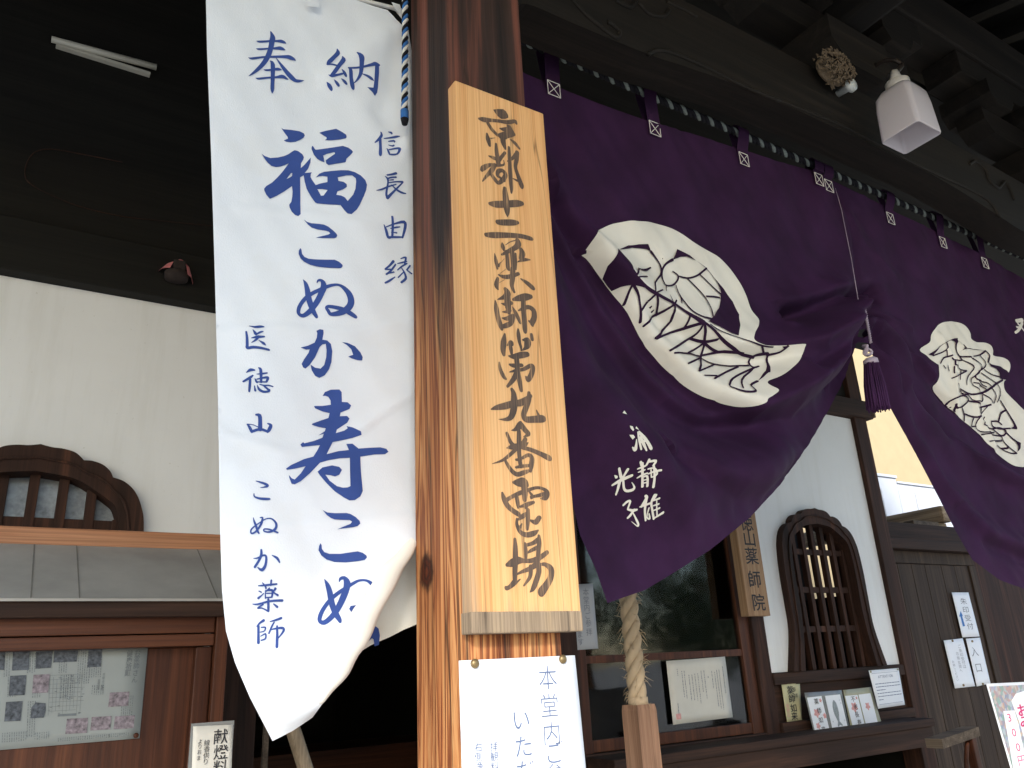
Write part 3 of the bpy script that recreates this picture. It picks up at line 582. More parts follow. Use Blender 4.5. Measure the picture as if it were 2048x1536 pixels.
  'S7824,18728,49 7940,18730,149 8048,18746,184 8118,18705,100|S8064,18701,150 8063,18548,133 8055,18425,99|S7575,18513,48 7605,18411,105 7668,18296,105 7767,18212,97 7895,18145,97 7920,18117,57|S7637,18376,81 7800,18469,73 7982,18549,83 8166,18616,67 8352,18668,59 8498,18648,68 8568,18583,119 8523,18487,102 8411,18464,17|S8193,18480,50 8378,18523,67 8491,18554,85|S7879,18459,82 7898,18340,82 7902,18265,49|S8147,18599,33 8231,18498,67 8191,18449,25|S7948,18283,41 8112,18338,83 8250,18385,58|S8111,18323,50 8072,18275,66|S7898,18049,48 8008,18122,90 8138,18204,25|S8114,18232,82 8102,18067,98 8073,17887,73|S7863,18054,48 7857,17951,72 7919,17821,80 8056,17775,97 8219,17812,98 8313,17868,33|S7963,17971,24 7924,17910,64|S8163,18040,49 8269,18016,99 8347,18095,99 8384,18104,50',
  'S7797,17685,63 7796,17525,107 7783,17310,113 7764,17125,106 7754,16970,93|S7600,17227,62 7712,17265,140 7835,17311,141 7921,17313,95|S7904,17313,79 8096,17311,80 8294,17366,97 8482,17474,82|S8011,17620,48 8020,17489,80 8010,17337,56|S8044,17592,64 8170,17626,73 8319,17705,98|S8323,17764,65 8323,17646,98 8292,17468,97 8273,17322,96|S8052,17447,24 8126,17493,64 8272,17556,73|S7764,16984,62 7621,16857,46 7554,16842,46 7585,16815,53 7724,16886,54 7866,16985,22|S7803,17069,31 7926,17121,63 8086,17174,87 8251,17264,112|S8106,17203,95 8077,17031,79 7936,16874,31|S8268,17250,128 8277,17134,112 8213,16976,111 8133,16833,94 8058,16762,16|S8321,17251,48 8428,17253,81 8548,17168,130 8517,17008,129 8399,16864,143 8303,16763,158 8317,16721,47',
 ],
 'curtainlet': [
  'P12202,21193 12276,21109 12136,21123|P12356,20841 12444,20837 12496,20755 12460,20723 12384,20783|P12371,20633 12480,20639 12531,20586 12475,20528 12398,20598|S12578,20533,28 12587,20422,57 12580,20313,91 12511,20357,32|P12534,20799 12564,20852 12651,20773 12586,20785|S12610,20708,46 12650,20537,64 12731,20325,51|S12622,20690,37 12746,20643,93|S12696,20599,69 12771,20469,92 12872,20303,46|S12649,20732,46 12794,20608,93 12910,20478,93 12989,20356,93|S12701,20483,46 12864,20534,58|S12672,20597,32 12794,20618,46',
  'S12780,20036,57 12816,19964,57|S12750,19887,27 12828,19919,50 12910,19953,37|S12787,19815,23 12849,19839,46 12913,19863,32|S12798,19692,27 12876,19741,50 12986,19790,32|S12824,20008,55 12884,19776,55|S12899,19722,46 12964,19500,55|S12912,19704,37 13004,19718,46 13066,19505,51|S12933,19633,28 13006,19648,28|S12951,19571,28 13024,19585,28|S12971,20090,58 12925,19971,46|S12969,20043,46 13139,20064,60 13084,19952,42|S12982,19880,32 13134,19897,42 13219,19770,46 13119,19698,32|S13008,19772,32 13148,19824,46 13306,19854,51|S13104,19952,51 13173,19716,55 13208,19483,60|S13053,19861,32 13101,19698,32',
  'S13097,19293,57 13133,19239,69 13077,19063,60|S13040,19054,32 13148,19089,50 13288,19141,46|S13133,19239,60 13183,18992,55 13288,18761,51|S13274,19028,37 13297,18833,32 13390,18799,46 13326,18905,32|S13300,19307,60 13284,19150,55 13376,18994,51 13502,18801,56|S13342,19307,55 13324,19203,37|S13310,19185,32 13465,19241,46|S13369,19081,32 13500,19120,46|S13417,18977,32 13565,19034,47|S13518,18819,37 13715,18941,61|S13409,19187,32 13572,18856,42',
  'S12349,19909,54 12434,19741,68 12477,19687,68|S12285,19759,27 12333,19723,68|S12545,19887,59 12499,19739,50|S12276,19543,41 12448,19651,77 12671,19751,59|S12437,19615,68 12429,19470,59 12405,19333,41|S12518,19632,50 12574,19469,54 12652,19414,59 12774,19438,64 12793,19499,41 12714,19600,14',
  'S12618,19091,45 12706,19175,54 12776,19175,50 12741,19008,41|S12743,18998,45 12872,18971,64 12974,18991,50|S12911,18990,55 12825,18859,59 12764,18799,45|S12878,18934,23 12994,18788,50 13092,18662,59 13061,18623,32 12878,18720,11',
  'S36227,28719,179 36966,28942,183|S35964,28369,99 36285,28419,114|S36913,28805,175 36216,28325,143 35675,28043,112|S36296,28602,115 36819,28361,159 37205,28377,146',
 ],
 'crestw': [
  'P12697,26728 13316,27182 13787,27370 14295,27505 15017,27698 15611,27692 16185,27651 16717,27486 17379,27347 17759,27238 18219,26983 18509,26577 18634,26121 18691,25613 18841,25296 18657,25033 18118,24505 18039,24282 18370,24218 18961,24247 19731,24333 19833,24258 19768,23977 19257,23551 18721,23217 18296,23045 18148,22932 18163,22825 18250,22640 17999,22454 17779,22332 17724,22222 17559,22157 17268,22139 16900,22161 16403,22260 15922,22465 15355,22757 14913,23090 14519,23464 14150,23810 13866,24163 13633,24487 13440,24726 13164,25067 12882,25380 12588,25701 12358,25973 12395,26220',
  'P28008,25959 28694,26344 28920,26671 29248,27003 29791,27342 30710,27618 31356,27706 31835,27603 32031,27383 31953,27102 32391,27061 33075,27131 33430,27060 33472,26851 33332,26604 34020,26664 34537,26635 34654,26432 34378,26056 33988,25682 33722,25528 33501,25156 33728,24908 34265,24560 34645,24384 35209,23993 35124,23247 34605,22307 34090,22055 33551,21955 32737,21898 32095,22080 31443,22344 31031,22597 30891,22713 30680,22951 30155,23180 29465,23472 29413,24029 28668,24553 28657,24742 28902,25102 29020,25470 28873,25530 28535,25621 28322,25764',
 ],
 'crestd': [
  'P13013,26065 13114,25978 13454,25881 13386,25472 13510,25310 13580,25227 13932,25039 13694,25083 13466,25119 13281,25117 13160,25076 12882,25380 12825,25608|P13300,26249 13916,26666 14287,26777 14580,26822 14693,26612 14532,26659 14286,26658 14061,26631|P15819,27017 16332,26949 16921,26687 17248,26386 17615,26126 17906,25736 17983,25271 17721,24796 17434,24361 17166,24401 16744,24540 16302,24609 16672,24907 17156,25326 17391,25671 17481,26008 17371,26242 17146,26449 16917,26664 16585,26837 16202,26868 15936,26794 15553,26585 15713,26809|S14693,26612,94 14918,26428,66 15033,26200,75 14907,25889,56 14362,25396,45|S15553,26585,96 15289,26402,67 15066,26121,66 14958,25812,56 15015,25569,55 15360,25684,56 15659,25938,57 15715,26123,58 15526,26208,38|S15712,26101,48 16085,26124,58 16456,26264,59 16762,26488,60 16967,26652,61|S16085,26124,49 16374,25871,58 16645,25566,59 16713,25246,58 16576,24857,57|S16613,26336,50 17005,26099,50 17433,25909,61|S16726,25633,59 17356,25753,60|S15545,25748,38 15471,25293,65 15659,24857,56 16002,24706,56 16451,24736,66|S15001,25540,37 14834,25272,27|S15471,25293,47 15390,25029,37|S13526,25266,60 13874,25077,70 14259,24975,97 15050,24886,100 15574,24694,101 16080,24521,121|S16102,24524,65 16536,24389,57 17046,24162,57 17645,23970,58 18312,23918,70|S13494,25116,52 13486,24914,52 13481,24701,60|S13523,25113,52 13761,24876,61 13870,24511,61 13932,24232,60|S14236,24971,53 14094,24797,61 13873,24495,61|S14236,24971,53 14463,24764,62 14658,24628,63|S15017,24876,54 14801,24712,63 14486,24539,62 14038,24137,61|S15008,24833,54 15110,24626,63 15113,24428,64 14407,23839,70|S15574,24694,55 15623,24535,55 15643,24417,64|S16088,24506,65 15711,24416,74 15248,24257,64 14445,23823,61|S16076,24491,56 16081,24314,65 15862,24138,65 14823,23515,61|S16126,24480,56 16384,24221,66 16473,23882,66 15706,23020,62|S15973,24199,56 16418,24142,66 16803,24208,57|S16440,24116,56 16261,23971,56 15613,23622,54|S16460,24116,57 16765,24028,57 17053,23956,67|S14940,23446,53 15587,23586,63 16305,23710,65|S16356,23746,65 17034,23956,67 17474,23958,58 17863,23965,49|S16297,23659,56 15332,23174,53|S16309,23637,56 16696,23482,65 17348,23527,57 18104,23657,59|S16687,23470,47 15752,23029,45|S17612,23528,58 16894,23197,56 16209,22845,54|S15890,22909,36 16390,22977,55|S18425,23647,50 18232,23589,69 18168,23736,69 18252,23927,60 18532,24015,70 18784,24025,71 18758,23737,70 18514,23417,99|P18520,23387 18221,23186 17859,22978 18160,23211 18549,23503|S17859,22978,67 17497,22790,56 17518,22617,65 17389,22531,65 17033,22520,64 16610,22618,36|S18213,23561,59 17685,23326,58 16947,22954,56 16613,22663,54|S18119,23497,49 17276,22952,56 17096,22638,55|S18329,24166,50 18630,24026,50|S18806,24026,61 19112,24099,51 19257,24240,82|P19074,24225 19337,24262 19231,24164|S16345,24514,38 16817,24388,29 17476,24277,29 18173,24175,40 18776,24189,30|S13898,25774,53 13487,25323,60|S13898,25774,27 14186,25819,90 14594,26082,46|S13544,25267,43 14100,25528,53|S14362,25396,54 14183,24995,53|S14209,24983,53 14621,25229,45|S14951,25173,27 14973,24926,63|S15017,24876,63 15198,25071,46',
  'P28419,25802 28944,26072 29573,26461 30469,26820 30781,26899 30466,26530 30424,26662 30196,26693 29531,26419 29102,26121 28694,25804|P31045,26683 31231,26529 32067,26661 32845,26753 32410,26686 31220,26504 30674,26322 30487,26134|P32717,26242 32840,26127 33669,26172 34186,26104 34324,26003 34056,25717 33916,25624 33335,25596 33434,25852 33225,26000 32762,26008|S30445,26550,85 30402,26258,60 30613,25949,60|S28694,25804,57 29598,26158,47 29575,26421,47|S29640,26158,47 29695,25966,47|S29098,25566,58 29404,25832,58 29843,25968,59 29876,25986,59|S29898,25892,47 30056,25808,47 30607,25926,60|S30009,25765,59 29971,25610,47|S30456,26131,60 30642,26062,60 31558,26134,74|S31606,26256,50 32291,26465,63 32835,26728,77|S32835,26728,64 33018,26536,65 32682,26188,76|S30638,25930,48 31082,25794,49 31175,25597,49 30672,25181,48 30564,24908,47|S31558,26134,50 32122,26011,50 31861,25688,50 31041,25244,48 31048,24933,48 31470,24736,48|S32270,26415,51 32498,26163,51 32293,25898,50 31369,25474,49 31287,25201,48 32001,25025,49|S29976,25632,47 30359,25487,48 30779,25509,60|S30779,25509,60 30146,25240,47 29646,25044,46|S30344,25441,48 30221,25082,47|S29921,25546,47 29825,25270,47|S29635,25572,47 29611,25348,58|S29295,25512,46 29413,25403,46|S30004,24651,70 30809,24560,71 31457,24692,84 32000,24887,86 32797,25272,88 33569,25573,77|S32210,25787,50 32733,25631,51 33353,25657,51|S31899,25602,50 32418,25392,50 32900,25289,50|S31251,25203,48 32082,25216,49 32345,25063,50|S31100,25072,48 31682,24980,49 32000,24887,49|S29815,24813,46 30062,24490,70 30582,24530,71|S29390,24055,68 29505,24210,57 30103,24409,58 30488,24341,70 30137,24075,58 29622,23861,57 29569,24010,57|S29427,23714,56 29580,23886,57|S29785,23891,68 29806,23638,68 29680,23349,68|S29806,23638,68 30442,23632,69 30885,23669,70 31255,24050,71 30914,24257,71 30432,24244,70|S30574,24507,59 30926,24301,47 31494,24390,60 31581,24620,60|S31011,24035,59 31970,24283,73|S31838,24250,36 30885,23669,35|S30565,23582,46 30181,23227,46|S30155,23180,57 30575,23264,58|S30833,23626,47 30531,23194,46 30941,23052,46 31762,23137,47|S31349,23717,47 30956,23334,47 31656,23274,59|S31540,24703,48 32044,24531,49 32127,24365,49|S32279,25056,50 32528,24731,50 32213,24376,49|S32900,25289,50 33036,24994,50 32535,24471,49|S32791,24547,75 33080,24231,75 33335,23811,100 33466,23513,124|P33514,23451 33082,23459 33321,23546 33417,23773|S33072,24208,75 32607,23998,86 32333,23662,85|S31720,23578,60 32254,23653,61 32528,23555,61|S31703,23533,60 31758,23369,59 32318,23361,60 33082,23459,62|S31694,23278,59 32338,23407,60 32732,23315,73 32539,23126,73 32158,23098,60 31694,23278,59|S32667,23310,73 33014,23030,73 33397,22871,98|P33598,22917 33429,22677 33134,22500 33290,22749 33126,22974|S32322,23055,72 32363,22841,72 32696,22612,60 33076,22452,61|S33076,22452,73 32563,22401,48 31744,22620,47|S30745,22936,58 31152,23001,47 32322,23055,48|S31099,22702,46 32217,22869,72|S32005,22549,47 32451,22588,84 32590,22689,60',
 ],
}

YB, YC = 1.48, 1.50                                  # planes the banner and the curtain hang in
YW = 3.40                                            # front wall of the hall

# ================================================================== ground, roof, hall
m = MB(); m.box(-400, 400, -400, 400, -.3, 0); g = m.build('ground', 'gravel', None, kind='structure')
m = MB(); m.box(-6, 7.2, 0.9, 3.2, .004, .16, .02); m.build('stone_pavement', 'concrete', None, kind='structure')

roof = empty('porch_roof', (0, -2, 3.75), 'dark timber porch roof with close rafters over the whole entrance', 'roof')
m = MB()
def roof_z(y): return 4.06 + (y+.9)*.27
EV = -2.0
m.add([(-6.5,EV,roof_z(EV)+.06),(7.3,EV,roof_z(EV)+.06),(7.3,5.2,roof_z(5.2)+.06),(-6.5,5.2,roof_z(5.2)+.06),
       (-6.5,EV,roof_z(EV)+.30),(7.3,EV,roof_z(EV)+.30),(7.3,5.2,roof_z(5.2)+.30),(-6.5,5.2,roof_z(5.2)+.30)],
      [(0,3,2,1),(4,5,6,7),(0,1,5,4),(1,2,6,5),(2,3,7,6),(3,0,4,7)])
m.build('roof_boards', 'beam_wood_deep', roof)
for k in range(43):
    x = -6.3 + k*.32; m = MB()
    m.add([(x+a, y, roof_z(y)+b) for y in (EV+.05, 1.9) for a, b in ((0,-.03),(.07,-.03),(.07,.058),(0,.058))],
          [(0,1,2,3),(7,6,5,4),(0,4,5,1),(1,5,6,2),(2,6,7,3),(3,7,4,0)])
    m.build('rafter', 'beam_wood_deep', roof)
boxpart('gap_darkening_board', 'plank_wall_wood', roof, .90, 7.2, 1.475, 3.7, 3.96, 4.0)  # added dark board, hides lit rafters so the gap above the rope stays black
purlin = MB(); purlin.box(-6.2, 7.2, 1.26, 1.46, 4.02, 4.27, .01)
tag(purlin.build('roof_purlin', 'beam_wood', None), 'long dark square timber running above the carved beam and lamp', 'beam')

hall = empty('temple_hall', (2.4, YW, 0), 'old timber temple hall with white plaster walls and cusped windows behind the curtain', 'building')
# cusped (flower-head) window outline, half width by height, measured on the wall plane
_half = [(4.5125, 2.4501), (4.4742, 2.4422), (4.4348, 2.4399), (4.3935, 2.4289), (4.3625, 2.4017), (4.3331, 2.4020), (4.2967, 2.3907), (4.2689, 2.3678), (4.2562, 2.3440), (4.2192, 2.3330), (4.1861, 2.3086), (4.1623, 2.2766), (4.1437, 2.2324), (4.1309, 2.1782), (4.1210, 2.0366), (4.1233, 1.8552), (4.1210, 1.6866), (4.0589, 1.4611)]
_inner = [(4.4924, 2.3472), (4.4150, 2.3359), (4.3691, 2.3226), (4.3200, 2.2944), (4.2671, 2.2600), (4.2343, 2.2268), (4.2142, 2.1450), (4.2084, 1.9854), (4.2118, 1.8122), (4.1954, 1.6433), (4.1624, 1.4632)]
AX, AZ, WB = 4.512, 2.453, 1.452
def mirror(h, ax):
    L = [(max(0, ax-p[0]), p[1]) for p in h]; L[0] = (0, L[0][1]); return L
OUT = mirror(_half, AX); INN = mirror(_inner, AX)
OUT[-1] = (OUT[-1][0], WB); INN[-1] = (INN[-1][0], WB)
def cusp(cx, dz, prof, sub=4):
    """smooth between the cusps: returns closed outline (x,z)"""
    l = [(cx-p[0], p[1]+dz) for p in prof]; r = [(cx+p[0], p[1]+dz) for p in prof]
    return l[::-1] + r[1:]
def smooth_half(h):
    segs = []; cu = [0, 4, 8] if len(h) > 14 else [0]
    a = [np.array(p) for p in h]; out = []
    idx = cu + [len(h)-1]
    for s, e in zip(idx, idx[1:]): out += [tuple(q) for q in catmull(a[s:e+1], 5)[:-1]]
    return out + [tuple(a[-1])]
OUT = smooth_half(OUT); INN = smooth_half(INN)

def wall_with_window(name, x0, x1, z0, z1, cx, dz):
    hole = cusp(cx, dz, OUT); m = MB()
    o = densify([(x0, z0), (x1, z0), (x1, z1), (x0, z1)], .2)
    hole = [(p[0], max(p[1], z0+.0)) for p in hole]
    V = [Vector(p) for p in o+hole]; no = len(o)
    pts, tr = cdt_pick(V, [list(range(no)), list(range(no, len(V)))], [False, True])
    lay(m, pts, tr, lambda x, z: np.full_like(x, YW))
    n = len(hole)                                                     # reveal
    m.add([(p[0], YW, p[1]) for p in hole]+[(p[0], YW+.12, p[1]) for p in hole], [(i, (i+1) % n, (i+1) % n+n, i+n) for i in range(n-1)])
    return m.build(name, 'plaster', hall)
wall_with_window('plaster_wall', 3.90, 5.172, 1.452, 3.16, AX, 0)
wall_with_window('plaster_wall', -2.2, .80, 1.43, 3.10, .073, -.025)

def cusped_window(cx, dz, pane):
    out, inn = cusp(cx, dz, OUT), cusp(cx, dz, INN); m = MB(); n1, n2 = len(out), len(inn)
    def ring(y): return [(p[0], y, p[1]) for p in out], [(p[0], y, p[1]) for p in inn]
    # front face of the frame between the two outlines, bevelled: outer rim low, a raised middle
    V = [Vector(p) for p in out+inn]
    pts, tr = cdt_pick(V, [list(range(n1)), list(range(n1, n1+n2))], [False, True])
    lay(m, pts, tr, lambda x, z: np.full_like(x, YW-.05))
    for q, rev in ((out, 0), (inn, 1)):
        n = len(q); m.add([(p[0], YW-.05, p[1]) for p in q]+[(p[0], YW+.09, p[1]) for p in q],
                          [(i, i+n, (i+1)+n, i+1) if not rev else (i, i+1, i+1+n, i+n) for i in range(n-1)])
    fr = m.build('cusped_window', 'dark_wood_up', hall)
    m = MB()
    mid = [(p[0]*.5+q[0]*.5, YW-.053, p[1]*.5+q[1]*.5) for p, q in zip([out[int(k*(n1-1)/60)] for k in range(61)], [inn[int(k*(n2-1)/60)] for k in range(61)])]
    m.tube(mid, .006, 6); m.build('frame_moulding', 'dark_wood_up', fr, True)
    # lattice
    m = MB(); w0 = INN[-1][0]
    def top(x):
        xx = abs(x-cx); best = WB
        for a, b in zip(INN, INN[1:]):
            if min(a[0], b[0]) <= xx <= max(a[0], b[0]) and abs(a[0]-b[0]) > 1e-6:
                best = max(best, a[1]+(b[1]-a[1])*(xx-a[0])/(b[0]-a[0]))
        return best+dz
    for k in range(-3, 4):
        x = cx + k*.098; zt = top(x)
        if zt > WB+dz+.2: m.box(x-.017, x+.017, YW+.005, YW+.04, WB+dz, zt+.02, .003)
    for z in (2.17, 1.93, 1.69):
        hw = max([p[0] for p in INN if abs(p[1]-z) < .12] or [.3])
        m.box(cx-hw, cx+hw, YW+.012, YW+.033, z+dz-.018, z+dz+.018, .003)
    m.build('lattice', 'dark_wood_up', fr)
    if pane:
        m = MB(); m.box(cx-.44, cx+.44, YW+.06, YW+.066, WB+dz, 2.40+dz); m.build('pane', 'grey_reflection_pane', fr)
cusped_window(AX, 0, False)
cusped_window(.073, -.025, True)

# timber frame of the hall front
def hb(name, mt, *d): return boxpart(name, mt, hall, *d, bev=.006)
hb('hall_post', 'dark_wood_up', 5.172, 5.312, YW-.035, YW+.105, .2, 3.9)
hb('hall_post', 'dark_wood_up', 3.79, 3.90, YW-.02, YW+.10, .2, 3.9)
hb('hall_post', 'dark_wood_up', 2.36, 2.50, YW-.035, YW+.105, .2, 4.6)
hb('hall_post', 'dark_wood_up', .80, .93, YW-.035, YW+.105, .2, 4.6)
hb('wall_plate', 'dark_wood_flat', 3.75, 5.37, YW-.06, YW+.02, 3.165, 3.30)
hb('beam_end', 'grey_wood', 5.372, 5.40, YW-.065, YW+.03, 3.18, 3.30)
hb('window_sill', 'dark_wood_flat', 3.90, 5.172, YW-.03, YW+.06, 1.385, 1.45)
hb('lower_panel', 'dark_wood_flat', 3.90, 5.172, YW+.0, YW+.05, 1.06, 1.385)
hb('skirting', 'dark_wood_flat', 3.90, 5.172, YW-.045, YW-.002, 1.13, 1.185)
hb('lower_panel', 'dark_wood_flat', -2.2, .80, YW, YW+.06, .7, 1.43)
hb('head_beam', 'plank_wall_wood', -3.2, 3.9, YW-.07, YW-.005, 3.10, 3.33)
hb('upper_planks', 'plank_wall_wood', -3.2, 5.3, YW+.0, YW+.05, 3.335, 5.2)
hb('upper_wall', 'plaster', 3.9, 5.172, YW+.02, YW+.06, 3.305, 3.34)
hb('rail', 'dark_wood_flat', 2.50, 3.79, YW-.03, YW+.09, 2.72, 2.82)
hb('lintel_panel', 'plank_wall_wood', .93, 3.79, YW+.01, YW+.05, 2.82, 3.10)
hb('floor', 'red_wood_flat', -3.2, 5.3, YW-.35, 10.0, .66, .74)
hb('inner_wall', 'plank_wall_wood', -3.2, 5.3, 10.0, 10.1, .7, 5)
hb('inner_wall', 'plank_wall_wood', -3.3, -3.2, YW, 10.0, .2, 5)
hb('inner_ceiling', 'plank_wall_wood', -3.2, 5.3, YW+.06, 10.0, 4.0, 4.06)
# side wall on the right, with a bright opening that shows through the lattice
hb('inner_wall', 'plank_wall_wood', 5.20, 5.26, 4.10, 10.0, .2, 4)
hb('inner_wall', 'plank_wall_wood', 5.20, 5.26, YW+.106, 4.10, .2, 1.93)
hb('inner_wall', 'plank_wall_wood', 5.20, 5.26, YW+.106, 4.10, 2.52, 4)
hb('inner_wall', 'plank_wall_wood', 3.70, 3.74, YW+.15, 10.0, .74, 4)
hb('altar_step', 'red_wood_flat', .2, 3.6, 6.6, 7.4, .74, 1.02)
# ledge in front of the lattice window
m = MB(); m.box(2.5, 5.04, 3.15, YW-.04, 1.09, 1.135, .006); m.box(2.5, 5.03, 3.17, 3.20, .98, 1.088, .004); m.build('ledge', 'dark_wood_flat', hall)

# sliding glazed doors
m = MB()
for x0, x1 in ((2.50, 2.575), (3.70, 3.785)): m.box(x0, x1, YW+.0, YW+.045, 1.14, 2.72, .004)
m.box(2.575, 3.70, YW+.004, YW+.04, 1.555, 1.592, .003); m.box(2.575, 3.70, YW+.004, YW+.04, 1.145, 1.20, .003)
m.box(2.575, 3.70, YW+.004, YW+.04, 2.64, 2.72, .003)
dr = m.build('sliding_door', 'red_wood_up', hall)
m = MB(); m.box(2.575, 3.70, YW+.02, YW+.024, 1.20, 1.555); m.build('pane', 'window_glass', dr)
m = MB(); m.box(2.575, 3.70, YW+.02, YW+.024, 1.592, 2.64); m.build('pane', 'window_glass', dr)
hb('door_base', 'dark_wood_flat', 2.50, 3.79, YW-.02, YW+.07, .74, 1.142)

# ================================================================== porch post, beam, brackets
pp = empty('porch_post', (.794, 1.35, 0), 'thick square timber porch post, dark above and orange brown below, behind the name board', 'post', 'porch posts')
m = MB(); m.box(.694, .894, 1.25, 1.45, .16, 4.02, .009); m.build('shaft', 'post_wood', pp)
m = MB(); m.box(.66, .93, 1.215, 1.485, .16, .34, .02); m.build('base_stone', 'concrete', pp)
pp2 = empty('porch_post', (4.046, 1.35, 0), 'square timber porch post at the far end of the carved beam', 'post', 'porch posts')
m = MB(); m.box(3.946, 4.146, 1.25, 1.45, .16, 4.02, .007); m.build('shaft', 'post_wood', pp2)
m = MB(); m.box(3.91, 4.18, 1.215, 1.485, .16, .34, .02); m.build('base_stone', 'concrete', pp2)

kb = empty('carved_beam', (2.42, 1.36, 3.2), 'dark arched porch beam carved with scroll lines above the purple curtain', 'beam')
bot = catmull([(.894, 3.10), (.951, 3.160), (1.10, 3.168), (1.348, 3.18), (1.55, 3.205), (1.753, 3.227), (2.05, 3.24), (2.42, 3.243), (2.8, 3.238), (3.05, 3.215), (3.262, 3.185), (3.437, 3.163), (3.75, 3.155), (3.946, 3.10)], 5)
top = [(3.946, 3.425), (3.6, 3.44), (2.9, 3.468), (2.42, 3.475), (1.6, 3.472), (1.2, 3.45), (.894, 3.42)]
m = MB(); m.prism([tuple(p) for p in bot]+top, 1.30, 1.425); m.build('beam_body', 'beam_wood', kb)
for pl in ([(1.1032, 3.2523), (1.1527, 3.2167), (1.2099, 3.1947), (1.2503, 3.1861), (1.2658, 3.2124), (1.2466, 3.2256), (1.2248, 3.2291)], [(1.2643, 3.3268), (1.3162, 3.3266), (1.3454, 3.3613)],
           [(1.3561, 3.3607), (1.3952, 3.3388), (1.4534, 3.3591), (1.4814, 3.3983)], [(1.4761, 3.4259), (1.5476, 3.4305), (1.5994, 3.4247)],
           [(1.3669, 3.1804), (1.4069, 3.2109), (1.4705, 3.2288), (1.6119, 3.2348), (1.7605, 3.2313), (1.9401, 3.2422)], [(1.7835, 3.2302), (2.2833, 3.2638), (2.6948, 3.2488), (3.0784, 3.2519), (3.2009, 3.2356), (3.2476, 3.1792)],
           [(3.1196, 3.3894), (3.1809, 3.4242), (3.2403, 3.4078), (3.2554, 3.3528), (3.3175, 3.3398), (3.4027, 3.3950), (3.4301, 3.3122)]):
    m = MB(); c = catmull([(p[0], 1.299, p[1]) for p in pl], 5); m.tube(c, .0075, 6); m.build('carved_line', 'beam_wood', kb, True)

def bracket(cx, label):
    b = empty('bracket_complex', (cx, 1.36, 3.475), label, 'bracket', 'bracket sets on the carved beam')
    m = MB(); w = .17
    m.prism([(cx-.10, 3.476), (cx+.10, 3.476), (cx+w, 3.56), (cx+w, 3.66), (cx-w, 3.66), (cx-w, 3.56)], 1.22, 1.50); m.build('bearing_block', 'beam_wood', b)
    m = MB(); pr = [(cx-.46, 3.78), (cx-.46, 3.72), (cx-.40, 3.665), (cx-.28, 3.645), (cx+.28, 3.645), (cx+.40, 3.665), (cx+.46, 3.72), (cx+.46, 3.78)]
    pr[3] = (cx-.28, 3.662); pr[4] = (cx+.28, 3.662); m.prism(pr, 1.30, 1.42); m.build('bracket_arm', 'beam_wood', b)
    m = MB(); m.box(cx-.06, cx+.06, .93, 1.30, 3.68, 3.80, .02); m.build('bracket_arm', 'beam_wood_deep', b)
    for dx in (-.36, 0, .36):
        m = MB(); m.prism([(cx+dx-.06, 3.782), (cx+dx+.06, 3.782), (cx+dx+.10, 3.83), (cx+dx+.10, 3.90), (cx+dx-.10, 3.90), (cx+dx-.10, 3.83)], 1.25, 1.47); m.build('small_block', 'beam_wood', b)
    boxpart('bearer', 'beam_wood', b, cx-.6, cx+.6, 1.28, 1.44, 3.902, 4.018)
bracket(2.36, 'dark bracket set on the carved beam just left of the glass lamp')
bracket(3.85, 'dark bracket set over the far end of the carved beam, right of the glass lamp')

# woven nest and porcelain knob on the beam beside the lamp
nc, na, nb_ = [(2.2203, 3.4538), (2.2887, 3.4158), (2.1624, 3.4018)]; c0 = Vector((nc[0], 1.25, nc[1]))
U = Vector((na[0]-nc[0], 0, na[1]-nc[1]))*1.05; W = Vector((nb_[0]-nc[0], 0, nb_[1]-nc[1]))*1.1
m = MB()
for k in range(260):
    a, t = random.random()*2*math.pi, random.random()**.5
    p = c0+U*t*math.cos(a)+W*t*math.sin(a)+Vector((0, -.034*math.sqrt(max(0, 1-t*t))+random.choice((0, 0, .03)), 0))
    d = Vector((random.uniform(-1, 1), random.uniform(-.3, .3), random.uniform(-1, 1))).normalized()*random.uniform(.006, .013)
    m.tube([p-d, p+d*.2+Vector((0, -.003, 0)), p+d], [.0016, .0036, .0016], 5)
bmm = bmesh.new(); bmesh.ops.create_uvsphere(bmm, u_segments=14, v_segments=8, radius=1)
for v in bmm.verts: v.co = c0+U*v.co.x*.82+W*v.co.z*.82+Vector((0, v.co.y*.02+.02, 0))
m.bm(bmm)
tag(m.build('bird_nest', 'nest_mud', None), 'oval clump of mud and straw on the beam left of the glass lamp', 'nest')
kq = [(2.2850, 3.4035)][0]; m = MB(); kx, kz = kq
m.tube([(kx, 1.30, kz+.004), (kx, 1.262, kz+.002), (kx-.001, 1.25, kz), (kx-.002, 1.236, kz-.002), (kx-.002, 1.23, kz-.003)], [.012, .014, .024, .022, .008], 12)
tag(m.build('insulator_knob', 'porcelain', None, True), 'chipped pale porcelain knob beside the nest', 'knob')

# ================================================================== wall lamp
lamp = empty('wall_lamp', (2.383, 1.14, 3.15), 'square white glass lamp on a curved arm below the dark eaves', 'lamp')
def rr(cx, cy, w, r, n=5):
    q = []
    for sx, sy, a0 in ((1, 1, 0), (-1, 1, 90), (-1, -1, 180), (1, -1, 270)):
        for k in range(n+1):
            a = R_(a0+90*k/n); q.append((cx+sx*(w-r)+r*math.cos(a), cy+sy*(w-r)+r*math.sin(a)))
    return q
m = MB(); cx, cy = 2.383, 1.14; secs = []
for z, w, r in ((3.150, .0675, .012), (3.155, .069, .014), (3.27, .0660, .016), (3.315, .063, .02), (3.338, .052, .025), (3.350, .036, .030), (3.358, .034, .033)): secs.append([(x, y, z) for x, y in rr(cx, cy, w, r)])
for z, w, r in ((3.354, .030, .029), (3.334, .045, .022), (3.31, .057, .018), (3.27, .060, .014), (3.152, .0635, .010)): secs.append([(x, y, z) for x, y in rr(cx, cy, w, r)])
